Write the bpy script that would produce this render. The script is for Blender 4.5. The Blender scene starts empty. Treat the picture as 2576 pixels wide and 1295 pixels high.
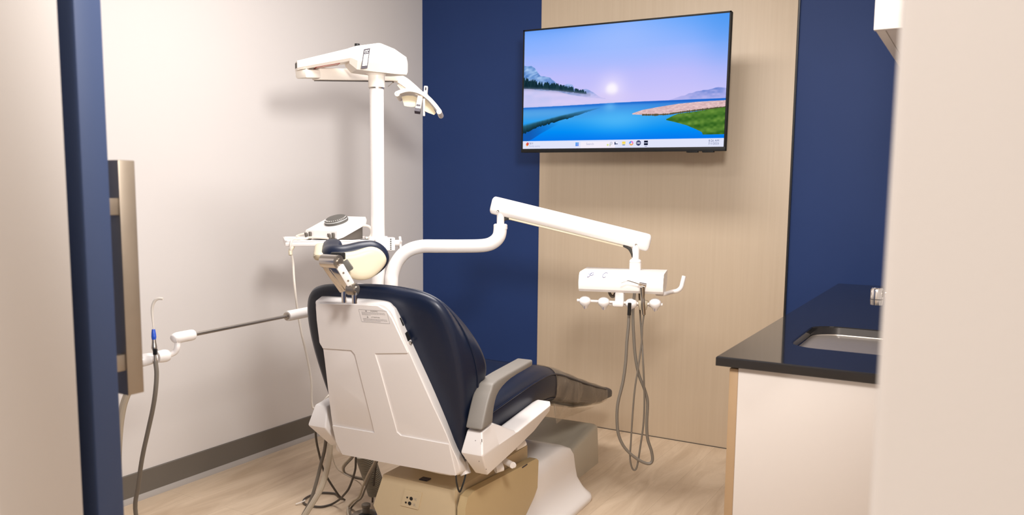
import bpy, bmesh, math, random
import numpy as np
from mathutils import Vector, Matrix
random.seed(7)
SC = bpy.context.scene
COL = SC.collection
R_ = math.radians

# ------------------------------------------------------------------ camera model (metres; X along back wall, Y depth, Z up)
FPX, CYP, YAW, PITCH, ROLL = 2037.04, 711.28, 0.524714, 0.112630, -0.0097589
CAM = np.array([2.8735, -3.9014, 1.25])
def _axes():
    f = np.array([-math.sin(YAW)*math.cos(PITCH), math.cos(YAW)*math.cos(PITCH), -math.sin(PITCH)])
    r = np.array([math.cos(YAW), math.sin(YAW), 0.0]); d = np.cross(f, r)
    c, s = math.cos(ROLL), math.sin(ROLL)
    return np.array([c*r + s*d, -s*r + c*d, f])
CM = _axes()
def ray(u, v): return CM.T @ np.array([(u-1288)/FPX, (v-CYP)/FPX, 1.0])
def at_d(u, v, d): return CAM + ray(u, v)*d
def at_ax(u, v, ax, val):
    r = ray(u, v); return CAM + r*(val-CAM[ax])/r[ax]
def at_X(u, v, x): return at_ax(u, v, 0, x)
def at_Y(u, v, y): return at_ax(u, v, 1, y)
def at_Z(u, v, z): return at_ax(u, v, 2, z)
def at_pl(u, v, p, n):
    r = ray(u, v); return CAM + r*((p-CAM)@n)/(r@n)

# ------------------------------------------------------------------ frames
class Fr:
    def __init__(s, o, x, y, z): s.o, s.x, s.y, s.z = [np.array(a, float) for a in (o, x, y, z)]
    def __call__(s, a, b, c=0.0): return s.o + s.x*a + s.y*b + s.z*c
    def inv(s, p): q = np.array(p)-s.o; return np.array([q@s.x, q@s.y, q@s.z])
def yawfr(o, deg):
    a = R_(deg); return Fr(o, (math.cos(a), math.sin(a), 0), (-math.sin(a), math.cos(a), 0), (0, 0, 1))
WF = Fr((0,0,0), (1,0,0), (0,1,0), (0,0,1))
def unit(v): v = np.array(v, float); return v/np.linalg.norm(v)

# ------------------------------------------------------------------ materials
MAT = {}
def lin(c): return tuple((x/12.92 if x <= .04045 else ((x+.055)/1.055)**2.4) for x in c)
def srgb(r, g, b): return lin((r/255, g/255, b/255))
def mat(name, col, rough=.5, metal=0.0, noise=0.0, nscale=20, bump=0.0, bscale=200, coat=0.0, spec=.5, emit=None):
    m = bpy.data.materials.new(name); m.use_nodes = True
    nt = m.node_tree; b = nt.nodes['Principled BSDF']
    b.inputs['Base Color'].default_value = (*col, 1); b.inputs['Roughness'].default_value = rough
    b.inputs['Metallic'].default_value = metal; b.inputs['Coat Weight'].default_value = coat
    b.inputs['Specular IOR Level'].default_value = spec
    if noise > 0 or bump > 0:
        tc = nt.nodes.new('ShaderNodeTexCoord')
    if noise > 0:
        n = nt.nodes.new('ShaderNodeTexNoise'); n.inputs['Scale'].default_value = nscale; n.inputs['Detail'].default_value = 4
        nt.links.new(tc.outputs['Object'], n.inputs['Vector'])
        mx = nt.nodes.new('ShaderNodeMix'); mx.data_type = 'RGBA'
        mx.inputs['A'].default_value = (*[c*(1-noise) for c in col], 1); mx.inputs['B'].default_value = (*[min(1, c*(1+noise)) for c in col], 1)
        nt.links.new(n.outputs['Fac'], mx.inputs['Factor']); nt.links.new(mx.outputs['Result'], b.inputs['Base Color'])
    if bump > 0:
        n2 = nt.nodes.new('ShaderNodeTexNoise'); n2.inputs['Scale'].default_value = bscale; n2.inputs['Detail'].default_value = 2
        nt.links.new(tc.outputs['Object'], n2.inputs['Vector'])
        bp = nt.nodes.new('ShaderNodeBump'); bp.inputs['Strength'].default_value = bump; bp.inputs['Distance'].default_value = .002
        nt.links.new(n2.outputs['Fac'], bp.inputs['Height']); nt.links.new(bp.outputs['Normal'], b.inputs['Normal'])
    MAT[name] = m; return m
mat('wall_paint', (.715, .68, .65), .65, bump=.05, bscale=180)
mat('blue_paint', (.015, .038, .135), .5, noise=.06, nscale=3, bump=.06, bscale=220, spec=.22)
mat('ceiling_tile', (.55, .53, .51), .9, noise=.04, nscale=120)
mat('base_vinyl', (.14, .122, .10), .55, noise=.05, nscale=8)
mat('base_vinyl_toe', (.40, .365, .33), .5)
mat('door_blue', (.048, .080, .185), .55, noise=.05, nscale=6)
mat('steel_brushed', (.42, .355, .28), .45, .85, noise=.08, nscale=30)
mat('steel_sink', (.60, .53, .46), .38, .85, noise=.05, nscale=40)
mat('chrome', (.78, .75, .72), .12, 1.0)
mat('satin_metal', (.46, .42, .37), .33, 1.0)
mat('white_plastic', (.84, .80, .77), .32, noise=.01, nscale=5, coat=.15)
mat('white_paint_gloss', (.86, .82, .785), .28, coat=.2)
mat('cream_plastic', (.60, .525, .38), .4, noise=.03, nscale=9)
mat('lamp_plastic', (.83, .76, .67), .35)
mat('tan_plastic', (.55, .42, .225), .42, noise=.04, nscale=7)
mat('tan_light', (.64, .52, .335), .42, noise=.03, nscale=7)
mat('grey_box', (.54, .49, .39), .55, noise=.03, nscale=5)
mat('grey_arm', (.22, .20, .175), .5, bump=.12, bscale=500)
mat('navy_vinyl', (.0045, .0095, .027), .38, noise=.08, nscale=12, bump=.08, bscale=350, spec=.42)
mat('black_plastic', (.012, .012, .012), .35)
mat('dark_rubber', (.035, .032, .028), .6)
mat('hose_grey', (.17, .145, .115), .5)
mat('conduit_grey', (.27, .24, .185), .55)
mat('hose_dark', (.075, .062, .05), .5)
mat('hose_beige', (.50, .43, .33), .45)
mat('hose_white', (.72, .66, .58), .4)
mat('blue_connector', (.02, .09, .55), .35)
mat('granite_black', (.012, .012, .014), .06, noise=.25, nscale=300, spec=.6)
mat('cabinet_white', (.70, .64, .585), .45)
mat('cabinet_tan', (.42, .28, .155), .5, noise=.06, nscale=14)
mat('ink_dark', (.03, .03, .035), .6)
mat('ink_grey', (.33, .31, .31), .6)
mat('ink_faint', (.28, .25, .30), .6)
mat('ink_navy', (.05, .06, .22), .6)
mat('ink_red', (.45, .06, .05), .6)
mat('label_white', (.80, .77, .74), .5)
mat('label_pink', (.72, .50, .42), .5)
mat('label_dark', (.04, .032, .045), .5)
mat('dial_grey', (.10, .095, .085), .5)
mat('scaler_grey', (.115, .10, .085), .55)
mat('tv_black', (.008, .008, .008), .5, spec=.2)

def wood_panel():
    m = bpy.data.materials.new('wood_laminate'); m.use_nodes = True; nt = m.node_tree; b = nt.nodes['Principled BSDF']
    tc = nt.nodes.new('ShaderNodeTexCoord'); mp = nt.nodes.new('ShaderNodeMapping'); mp.inputs['Scale'].default_value = (22, 22, .55)
    n = nt.nodes.new('ShaderNodeTexNoise'); n.inputs['Scale'].default_value = 3.0; n.inputs['Detail'].default_value = 8; n.inputs['Roughness'].default_value = .65
    cr = nt.nodes.new('ShaderNodeValToRGB'); e = cr.color_ramp.elements
    e[0].position = .25; e[0].color = (.545, .435, .31, 1); e[1].position = .8; e[1].color = (.595, .485, .355, 1)
    nt.links.new(tc.outputs['Object'], mp.inputs['Vector']); nt.links.new(mp.outputs['Vector'], n.inputs['Vector'])
    nt.links.new(n.outputs['Fac'], cr.inputs['Fac']); nt.links.new(cr.outputs['Color'], b.inputs['Base Color'])
    b.inputs['Roughness'].default_value = .45; MAT['wood_laminate'] = m
wood_panel()
def floor_mat():
    m = bpy.data.materials.new('vinyl_plank'); m.use_nodes = True; nt = m.node_tree; b = nt.nodes['Principled BSDF']
    tc = nt.nodes.new('ShaderNodeTexCoord')
    br = nt.nodes.new('ShaderNodeTexBrick'); br.inputs['Scale'].default_value = 1.0
    br.inputs['Brick Width'].default_value = 1.2; br.inputs['Row Height'].default_value = .18; br.inputs['Mortar Size'].default_value = .0012
    br.inputs['Color1'].default_value = (.615, .485, .35, 1); br.inputs['Color2'].default_value = (.65, .52, .38, 1); br.inputs['Mortar'].default_value = (.53, .41, .29, 1)
    mp = nt.nodes.new('ShaderNodeMapping'); mp.inputs['Scale'].default_value = (1.3, 7, 1)
    n = nt.nodes.new('ShaderNodeTexNoise'); n.inputs['Scale'].default_value = 1.6; n.inputs['Detail'].default_value = 9; n.inputs['Roughness'].default_value = .62; n.inputs['Distortion'].default_value = .9
    cr = nt.nodes.new('ShaderNodeValToRGB'); e = cr.color_ramp.elements
    e[0].position = .30; e[0].color = (.80, .75, .69, 1); e[1].position = .60; e[1].color = (1.07, 1.07, 1.06, 1)
    mx = nt.nodes.new('ShaderNodeMix'); mx.data_type = 'RGBA'; mx.blend_type = 'MULTIPLY'; mx.inputs['Factor'].default_value = 1
    mr = nt.nodes.new('ShaderNodeMapping'); mr.inputs['Rotation'].default_value = (0, 0, R_(90))
    nt.links.new(tc.outputs['Object'], mr.inputs['Vector']); nt.links.new(mr.outputs['Vector'], br.inputs['Vector'])
    nt.links.new(mr.outputs['Vector'], mp.inputs['Vector']); nt.links.new(mp.outputs['Vector'], n.inputs['Vector'])
    nt.links.new(n.outputs['Fac'], cr.inputs['Fac']); nt.links.new(br.outputs['Color'], mx.inputs['A']); nt.links.new(cr.outputs['Color'], mx.inputs['B'])
    nt.links.new(mx.outputs['Result'], b.inputs['Base Color']); b.inputs['Roughness'].default_value = .5; MAT['vinyl_plank'] = m
floor_mat()
def film_mat():
    m = bpy.data.materials.new('clear_film'); m.use_nodes = True; nt = m.node_tree; b = nt.nodes['Principled BSDF']; out = nt.nodes['Material Output']
    b.inputs['Base Color'].default_value = (.40, .335, .26, 1); b.inputs['Roughness'].default_value = .3; b.inputs['Coat Weight'].default_value = .6  # beige base colour stands in for the room reflected in the film
    tr = nt.nodes.new('ShaderNodeBsdfTransparent'); tr.inputs['Color'].default_value = (.92, .9, .86, 1)
    mx = nt.nodes.new('ShaderNodeMixShader'); tc = nt.nodes.new('ShaderNodeTexCoord')
    n = nt.nodes.new('ShaderNodeTexNoise'); n.inputs['Scale'].default_value = 9; n.inputs['Detail'].default_value = 4; n.inputs['Distortion'].default_value = 1.5
    cr = nt.nodes.new('ShaderNodeMapRange'); cr.inputs['From Min'].default_value = .3; cr.inputs['From Max'].default_value = .7; cr.inputs['To Min'].default_value = .30; cr.inputs['To Max'].default_value = .52
    nt.links.new(tc.outputs['Object'], n.inputs['Vector']); nt.links.new(n.outputs['Fac'], cr.inputs['Value']); nt.links.new(cr.outputs['Result'], mx.inputs['Fac'])
    bp = nt.nodes.new('ShaderNodeBump'); bp.inputs['Strength'].default_value = .5; bp.inputs['Distance'].default_value = .01
    nt.links.new(n.outputs['Fac'], bp.inputs['Height']); nt.links.new(bp.outputs['Normal'], b.inputs['Normal'])
    nt.links.new(tr.outputs['BSDF'], mx.inputs[1]); nt.links.new(b.outputs['BSDF'], mx.inputs[2]); nt.links.new(mx.outputs['Shader'], out.inputs['Surface'])
    MAT['clear_film'] = m
film_mat()
def glassy():
    m = bpy.data.materials.new('clear_shield'); m.use_nodes = True; nt = m.node_tree; b = nt.nodes['Principled BSDF']; out = nt.nodes['Material Output']
    b.inputs['Base Color'].default_value = (.55, .53, .50, 1); b.inputs['Roughness'].default_value = .15
    tr = nt.nodes.new('ShaderNodeBsdfTransparent'); mx = nt.nodes.new('ShaderNodeMixShader'); mx.inputs['Fac'].default_value = .4
    nt.links.new(tr.outputs['BSDF'], mx.inputs[1]); nt.links.new(b.outputs['BSDF'], mx.inputs[2]); nt.links.new(mx.outputs['Shader'], out.inputs['Surface'])
    MAT['clear_shield'] = m
glassy()
def screen_mat(name, flat=None, strength=1.0):
    m = bpy.data.materials.new(name); m.use_nodes = True; nt = m.node_tree
    for n in list(nt.nodes):
        if n.type != 'OUTPUT_MATERIAL': nt.nodes.remove(n)
    out = [n for n in nt.nodes if n.type == 'OUTPUT_MATERIAL'][0]
    em = nt.nodes.new('ShaderNodeEmission'); em.inputs['Strength'].default_value = strength
    if flat: em.inputs['Color'].default_value = (*flat, 1)
    else:
        at = nt.nodes.new('ShaderNodeAttribute'); at.attribute_name = 'display'
        nt.links.new(at.outputs['Color'], em.inputs['Color'])
    nt.links.new(em.outputs['Emission'], out.inputs['Surface']); MAT[name] = m
screen_mat('screen_picture'); screen_mat('screen_text', srgb(95, 105, 150)); screen_mat('screen_text_faint', srgb(165, 170, 205))

# ------------------------------------------------------------------ mesh building
class MB:
    def __init__(s): s.v, s.f, s.m = [], [], []
    def add(s, V, F, mi=0):
        k = len(s.v); s.v += [tuple(map(float, p)) for p in V]; s.f += [tuple(i+k for i in f) for f in F]; s.m += [mi]*len(F); return s
    def box(s, fr, x0, x1, y0, y1, z0, z1, bev=0, mi=0, seg=2):
        bm = bmesh.new(); vs = [bm.verts.new((x, y, z)) for x in (x0, x1) for y in (y0, y1) for z in (z0, z1)]
        for q in ((0,1,3,2), (4,6,7,5), (0,4,5,1), (2,3,7,6), (0,2,6,4), (1,5,7,3)): bm.faces.new([vs[i] for i in q])
        if bev: bmesh.ops.bevel(bm, geom=list(bm.edges), offset=bev, segments=seg, affect='EDGES', profile=.5)
        return s.bm(bm, fr, mi)
    def bm(s, bm, fr=WF, mi=0):
        bm.verts.index_update(); V = [fr(*v.co) for v in bm.verts]; F = [[v.index for v in f.verts] for f in bm.faces]; bm.free(); return s.add(V, F, mi)
    def prism(s, pts, fr, z0, z1, bev=0, mi=0, seg=2):
        bm = bmesh.new(); a = [bm.verts.new((p[0], p[1], z0)) for p in pts]; b = [bm.verts.new((p[0], p[1], z1)) for p in pts]; n = len(pts)
        bm.faces.new(a[::-1]); bm.faces.new(b)
        for i in range(n): bm.faces.new((a[i], a[(i+1) % n], b[(i+1) % n], b[i]))
        if bev:
            ed = [e for e in bm.edges if len(e.link_faces) == 2 and e.calc_face_angle(0) > .35]
            bmesh.ops.bevel(bm, geom=ed, offset=bev, segments=seg, affect='EDGES', profile=.5, clamp_overlap=True)
        return s.bm(bm, fr, mi)
    def tube(s, pts, r, n=12, smooth=True, sub=6, closed=False, mi=0):
        P = [np.array(p, float) for p in pts]
        if smooth and len(P) > 2: P = catmull(P, sub, closed)
        m = len(P); rr = r if hasattr(r, '__len__') else [r]*m
        if len(rr) != m: rr = np.interp(np.linspace(0, 1, m), np.linspace(0, 1, len(rr)), rr)
        T = []
        for i in range(m):
            a = P[(i-1) % m] if (closed or i > 0) else P[i]; b = P[(i+1) % m] if (closed or i < m-1) else P[i]
            T.append(unit(b-a))
        up = np.array([0, 0, 1.0]) if abs(T[0][2]) < .9 else np.array([1.0, 0, 0])
        N = unit(np.cross(T[0], up)); V = []
        for i in range(m):
            N = N - T[i]*(N@T[i]); N = unit(N); B = np.cross(T[i], N)
            for k in range(n):
                a = 2*math.pi*k/n; V.append(P[i] + (N*math.cos(a)+B*math.sin(a))*rr[i])
        F = []
        for i in range(m if closed else m-1):
            j = (i+1) % m
            for k in range(n): F.append((i*n+k, i*n+(k+1) % n, j*n+(k+1) % n, j*n+k))
        if not closed: F.append(tuple(range(n))[::-1]); F.append(tuple((m-1)*n+k for k in range(n)))
        return s.add(V, F, mi)
    def lathe(s, prof, fr, n=28, mi=0):
        V, F = [], []
        for (r, h) in prof:
            for k in range(n):
                a = 2*math.pi*k/n; V.append(fr(max(r, 1e-5)*math.cos(a), max(r, 1e-5)*math.sin(a), h))
        for i in range(len(prof)-1):
            for k in range(n): F.append((i*n+k, i*n+(k+1) % n, (i+1)*n+(k+1) % n, (i+1)*n+k))
        F.append(tuple(range(n))[::-1]); F.append(tuple((len(prof)-1)*n+k for k in range(n)))
        return s.add(V, F, mi)
    def loft(s, rings, cap=True, mi=0):
        n = len(rings[0]); V = [p for r in rings for p in r]; F = []
        for i in range(len(rings)-1):
            for k in range(n): F.append((i*n+k, i*n+(k+1) % n, (i+1)*n+(k+1) % n, (i+1)*n+k))
        if cap: F.append(tuple(range(n))[::-1]); F.append(tuple((len(rings)-1)*n+k for k in range(n)))
        return s.add(V, F, mi)
    def slab(s, outline, fn, t0, t1, r, steps=4, mi=0, cap_dome=0.0):
        """rounded pad: 2D outline (dense, CCW), fn(a,b,t)->world; edges rounded with radius r"""
        O = np.array(outline, float); n = len(O)
        tn = np.roll(O, -1, 0)-np.roll(O, 1, 0); nn = np.stack([tn[:, 1], -tn[:, 0]], 1); nn /= np.linalg.norm(nn, axis=1)[:, None]
        c = O.mean(0); rings = []
        def ins(k): return O - nn*k
        for i in range(steps+1):
            th = math.pi/2*i/steps; rings.append((ins(r*(1-math.sin(th))), t0 + r*(1-math.cos(th))))
        for i in range(steps+1):
            th = math.pi/2*i/steps; rings.append((ins(r*(1-math.cos(th))), t1 - r*(1-math.sin(th))))
        inner0, inner1 = rings[0][0], rings[-1][0]
        pre = []; post = []
        for q in (.15, .4, .7): pre.append((c+(inner0-c)*q, t0)); post.append((c+(inner1-c)*q, t1 + cap_dome*(1-q)))
        allr = pre + rings + post[::-1]
        V, F = [], []
        for (o, t) in allr:
            for p in o: V.append(fn(p[0], p[1], t))
        m = len(allr)
        for i in range(m-1):
            for k in range(n): F.append((i*n+k, i*n+(k+1) % n, (i+1)*n+(k+1) % n, (i+1)*n+k))
        V.append(fn(c[0], c[1], t0)); V.append(fn(c[0], c[1], t1+cap_dome)); a, b = len(V)-2, len(V)-1
        for k in range(n): F.append((a, (k+1) % n, k)); F.append((b, (m-1)*n+k, (m-1)*n+(k+1) % n))
        return s.add(V, F, mi)
    def build(s, name, mats, parent=None, origin=None, sharp=35, smooth=True, label=None, kind=None, wn=False):
        if isinstance(mats, str): mats = [mats]
        o0 = np.array(parent['_o'] if parent is not None else (origin if origin is not None else (0, 0, 0)), float)
        me = bpy.data.meshes.new(name); me.from_pydata([tuple(np.array(p)-o0) for p in s.v], [], s.f); me.validate()
        for q in mats: me.materials.append(MAT[q])
        if len(me.polygons) == len(s.m): me.polygons.foreach_set('material_index', s.m)
        bm = bmesh.new(); bm.from_mesh(me); bmesh.ops.recalc_face_normals(bm, faces=bm.faces)
        for f in bm.faces: f.smooth = smooth
        for e in bm.edges: e.smooth = not (len(e.link_faces) != 2 or e.calc_face_angle(0) > R_(sharp))
        bm.to_mesh(me); bm.free()
        o = bpy.data.objects.new(name, me); COL.objects.link(o)
        if parent is not None: o.parent = parent; o['_o'] = list(map(float, o0))
        else: o.location = o0; o['_o'] = list(map(float, o0))
        if label: o['label'] = label
        if kind: o['kind'] = kind
        return o
def catmull(P, sub=6, closed=False):
    n = len(P); out = []
    rng = range(n if closed else n-1)
    for i in rng:
        p1, p2 = P[i], P[(i+1) % n]
        p0 = P[(i-1) % n] if (closed or i > 0) else 2*p1-p2
        p3 = P[(i+2) % n] if (closed or i < n-2) else 2*p2-p1
        for k in range(sub):
            t = k/sub
            out.append(.5*((2*p1)+(-p0+p2)*t+(2*p0-5*p1+4*p2-p3)*t*t+(-p0+3*p1-3*p2+p3)*t**3))
    if not closed: out.append(P[-1])
    return out
def dense(pts, sub=6): return [tuple(p) for p in catmull([np.array(p, float) for p in pts], sub, True)]
def rrect(x0, x1, y0, y1, r, n=5):
    out = []
    for (cx, cy, a0) in ((x1-r, y1-r, 0), (x0+r, y1-r, 90), (x0+r, y0+r, 180), (x1-r, y0+r, 270)):
        for i in range(n+1):
            a = R_(a0+90*i/n); out.append((cx+r*math.cos(a), cy+r*math.sin(a)))
    return out
def thing(name, label, cat, loc, group=None):
    o = bpy.data.objects.new(name, None); COL.objects.link(o); o.location = [float(a) for a in loc]; o.empty_display_size = .1
    o['label'] = label; o['category'] = cat; o['_o'] = [float(a) for a in loc]
    if group: o['group'] = group
    return o
def tag(o, label, cat, group=None):
    o['label'] = label; o['category'] = cat
    if group: o['group'] = group
    return o
def struct(o, label=None):
    o['kind'] = 'structure'
    if label: o['label'] = label
    return o
def text(name, body, fr, size, mname, parent, shear=0, align='CENTER', lift=.0004, spacing=1.0):
    cu = bpy.data.curves.new(name, 'FONT'); cu.body = body; cu.size = size; cu.align_x = align; cu.align_y = 'CENTER'; cu.shear = shear; cu.space_character = spacing; cu.resolution_u = 3
    ob = bpy.data.objects.new(name+'_tmp', cu); COL.objects.link(ob)
    dg = bpy.context.evaluated_depsgraph_get(); me = bpy.data.meshes.new_from_object(ob.evaluated_get(dg))
    V = [fr(v.co.x, v.co.y, lift) for v in me.vertices]; F = [tuple(p.vertices) for p in me.polygons]
    bpy.data.objects.remove(ob); bpy.data.curves.remove(cu); bpy.data.meshes.remove(me)
    return MB().add(V, F).build(name, mname, parent, smooth=False)

# ================================================================== ROOM
HC, YN0, YN1 = 2.62, -3.329, -3.209          # ceiling height, near wall faces
XR = 2.97                                    # right wall
JL, JR = 1.7335, 2.820                       # doorway jambs
struct(MB().box(WF, -1.3, 5.2, -6.1, .1, -.12, 0).build('floor', 'vinyl_plank'), 'pale oak plank floor')
struct(MB().box(WF, -1.3, 5.2, -6.1, .1, HC, HC+.1).build('ceiling', 'ceiling_tile'))
struct(MB().box(WF, -.12, 0, YN1, 0, 0, HC).build('wall_left', 'wall_paint'), 'plain off-white side wall left of the chair')
struct(MB().box(WF, -.12, XR+.12, 0, .1, 0, HC).build('wall_back', 'blue_paint'), 'navy blue back wall')
struct(MB().box(WF, XR, XR+.12, YN1, 0, 0, HC).build('wall_right', 'wall_paint'))
w = MB(); w.box(WF, -1.3, JL, YN0, YN1, 0, HC, .004); w.box(WF, JR, 5.2, YN0, YN1, 0, HC, .008); w.box(WF, JL, JR, YN0, YN1, 2.42, HC)
struct(w.build('wall_front', 'wall_paint'), 'off-white corridor wall with the doorway opening')
struct(MB().box(WF, -1.3, 5.2, -6.1, -6.0, 0, HC).build('wall_corridor', 'wall_paint'))
struct(MB().box(WF, -1.4, -1.3, -6.0, YN0, 0, HC).build('wall_west', 'wall_paint'))
struct(MB().box(WF, 5.2, 5.3, -6.0, YN0, 0, HC).build('wall_east', 'wall_paint'))
# cove base on the left wall
prof = [(0, 0), (.016, 0), (.0135, .006), (.008, .012), (.006, .022), (.006, .112), (.003, .115), (0, .115)]
fr = Fr((0, YN1, 0), (1, 0, 0), (0, 0, 1), (0, 1, 0))
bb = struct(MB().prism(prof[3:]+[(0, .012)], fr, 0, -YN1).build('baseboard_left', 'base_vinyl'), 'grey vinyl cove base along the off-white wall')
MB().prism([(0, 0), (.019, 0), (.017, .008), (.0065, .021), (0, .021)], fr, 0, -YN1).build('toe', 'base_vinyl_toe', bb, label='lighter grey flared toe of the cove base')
# wood panel behind the TV
PX0, PX1 = .790, 2.095
wp = struct(MB().box(WF, PX0, PX1, -.019, 0, 0.003, HC, .0015).build('trim_1', 'wood_laminate'), 'pale wood-grain laminate wall panel behind the television')
MB().box(WF, PX1, PX1+.007, -.012, 0, 0.003, HC).build('edge_strip', 'black_plastic', wp, label='thin black strip along the right edge of the panel')
MB().box(WF, PX0, PX1, -.0205, -.019, .0, .004).build('gap_shade_strip', 'hose_dark', wp, label='dark strip painted in for the shaded gap at the foot of the panel')  # solid dark strip draws the shade of the gap under the panel

# sliding door seen edge-on
DX, DY0, DY1 = 1.7235, -3.1800, -3.1370
d1 = struct(MB().box(WF, .70, DX, DY0, DY1, 0, 2.4, .0025).build('door_1', 'door_blue', origin=(DX, DY0, 0)), 'navy sliding door seen edge-on in the doorway')
BX = 1.68
h = MB().box(WF, BX-.032, BX, -3.092, -3.0625, .9105, 1.2935, .0015).build('door_handle', 'steel_brushed', d1, label='brushed square-bar pull handle')
for z in (1.2195, .966):
    MB().box(WF, BX-.016, BX-.003, DY1-.001, -3.092, z-.0135, z+.0135, .001).build('standoff', 'steel_brushed', h)

# ================================================================== CABINETRY
WX0, WY0, WZ = 2.3235, -1.939, .849
TH = .0235
sx0, sx1, sy0, sy1 = 2.446, 2.86, -1.695, -1.290
inner = rrect(sx0, sx1, sy0, sy1, .075, 6)
N_ = len(inner)
def outer_pts(x0, x1, y0, y1):
    cx, cy = (sx0+sx1)/2, (sy0+sy1)/2; out = []
    for (px, py) in inner:
        dx, dy = px-cx, py-cy; ts = []
        if dx > 1e-6: ts.append((x1-cx)/dx)
        if dx < -1e-6: ts.append((x0-cx)/dx)
        if dy > 1e-6: ts.append((y1-cy)/dy)
        if dy < -1e-6: ts.append((y0-cy)/dy)
        t = min(ts); out.append([cx+dx*t, cy+dy*t])
    for j, c in enumerate(((x1, y1), (x0, y1), (x0, y0), (x1, y0))):
        i = min(range(7*j, 7*j+7), key=lambda k: (out[k][0]-c[0])**2+(out[k][1]-c[1])**2); out[i] = list(c)
    return out
wtop = MB(); e = .003
OT = outer_pts(WX0+e, XR-.002, WY0+e, -.002); OM = outer_pts(WX0, XR-.002, WY0, -.002)
IT = rrect(sx0-e, sx1+e, sy0-e, sy1+e, .075, 6)
wtop.loft([[(x, y, WZ-TH) for x, y in inner], [(x, y, WZ-e) for x, y in inner], [(x, y, WZ) for x, y in IT], [(x, y, WZ) for x, y in OT],
           [(x, y, WZ-e) for x, y in OM], [(x, y, WZ-TH) for x, y in OM], [(x, y, WZ-TH) for x, y in inner]], cap=False)
o = wtop.build('worktop', 'granite_black', origin=(2.65, -1.0, WZ-TH), sharp=25)
tag(o, 'polished black stone worktop with a sink cut-out on the right-hand cabinet', 'worktop')
sk = thing('sink', 'stainless steel undermount sink set into the black worktop', 'sink', (2.65, -1.49, WZ-.18))
zr = WZ-TH-.0005
def rr(off, z, r=.075): return [(x, y, z) for x, y in rrect(sx0-off, sx1+off, sy0-off, sy1+off, r, 6)]
MB().loft([rr(.02, zr-.003), rr(.02, zr), rr(-.002, zr), rr(-.002, zr-.003)], cap=False).build('rim', 'chrome', sk)
MB().loft([rr(.004, zr-.002), rr(.002, zr-.02), rr(-.01, zr-.13), rr(-.03, zr-.15), rr(-.08, zr-.157, .04), rr(-.15, zr-.158, .02)], cap=True).build('basin', 'steel_sink', sk)
MB().lathe([(.045, 0), (.045, .004), (.03, .005), (.0, .003)], Fr((2.65, -1.49, zr-.157), (1,0,0), (0,1,0), (0,0,1))).build('drain', 'chrome', sk)
# base cabinet
bc = thing('base_cabinet', 'white-sided base cabinet under the black worktop', 'cabinet', (2.66, -1.0, 0))
zt = WZ-TH-.0015
CY = WY0+.02
s = MB(); s.box(WF, 2.375, XR-.005, CY, CY+.018, 0, zt, .001); s.build('side_panel', 'cabinet_white', bc, label='plain off-white end panel')
s = MB(); s.box(WF, 2.376, XR-.005, CY+.019, -.005, .09, .11); s.box(WF, XR-.02, XR-.005, CY+.019, -.005, .11, zt); s.box(WF, 2.376, XR-.02, -.024, -.006, .11, zt); s.box(WF, 2.44, 2.455, CY+.019, -.006, 0, .09)
s.build('carcass', 'cabinet_white', bc)
ys = np.linspace(CY+.001, -.006, 5)
for i in range(4):
    dd = MB().box(WF, 2.353, 2.3745, ys[i], ys[i+1]-.003, .10, zt-.006, .001).build('cabinet_door', 'cabinet_tan', bc, label='tan wood-look cabinet door seen edge-on' if i == 0 else None)
    yc = ys[i+1]-.05 if i % 2 == 0 else ys[i]+.05
    MB().tube([(2.353, yc, zt-.05), (2.328, yc, zt-.05), (2.328, yc, zt-.17), (2.353, yc, zt-.17)], .005, smooth=False).build('handle', 'satin_metal', dd)
# wall cabinet
UX, UY, UZ = 2.64, -1.93, 1.608
uc = thing('wall_cabinet', 'white wall cabinet above the sink, its lower corner showing', 'cabinet', (2.8, -1.0, UZ))
s = MB(); s.box(WF, UX, XR-.004, UY, UY+.018, UZ, HC-.3, .0008)
s.build('end_panel', 'cabinet_white', uc)
s = MB(); s.box(WF, UX+.022, XR-.004, UY+.019, -.006, UZ+.022, UZ+.038); s.box(WF, UX+.022, XR-.004, -.022, -.004, UZ, HC-.3)
s.box(WF, UX+.022, XR-.004, UY+.019, -.006, HC-.32, HC-.3); s.box(WF, XR-.012, XR-.004, UY+.019, -.022, UZ+.038, HC-.32); s.box(WF, UX+.022, UX+.055, UY+.019, -.006, UZ+.003, UZ+.022)
s.build('carcass', 'cabinet_white', uc)
ys = np.linspace(UY+.0185, -.006, 5)
for i in range(4):
    MB().box(WF, UX, UX+.019, ys[i]+.001, ys[i+1]-.002, UZ+.004, HC-.302, .001).build('cabinet_door', 'cabinet_white', uc)
# faucet
fp = at_Y(2206, 748, -1.49)
fx, fz = fp[0], fp[2]
fa = thing('faucet', 'chrome faucet spout over the sink', 'faucet', (2.905, -1.49, WZ))
MB().lathe([(.03, 0), (.03, .012), (.022, .02), (.019, .06), (.019, .11), (.014, .12)], Fr((2.905, -1.49, WZ), (1,0,0), (0,1,0), (0,0,1))).build('base', 'chrome', fa)
zs = fz+.013
MB().tube([(2.905, -1.49, WZ+.09), (2.903, -1.49, zs-.03), (2.885, -1.49, zs-.004), (2.84, -1.49, zs), (fx+.02, -1.49, zs)], .0115, n=16).build('spout', 'chrome', fa)
no = MB().lathe([(.008, -.034), (.0155, -.033), (.0165, -.02), (.0165, .008), (.013, .014), (.004, .016)], Fr((fx, -1.49, zs), (1,0,0), (0,1,0), (0,0,1)), n=20).build('nozzle', 'chrome', fa)
MB().lathe([(.0168, -.0185), (.0168, -.0165)], Fr((fx, -1.49, zs), (1,0,0), (0,1,0), (0,0,1)), n=20).build('aerator_ring', 'dark_rubber', no)
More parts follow.
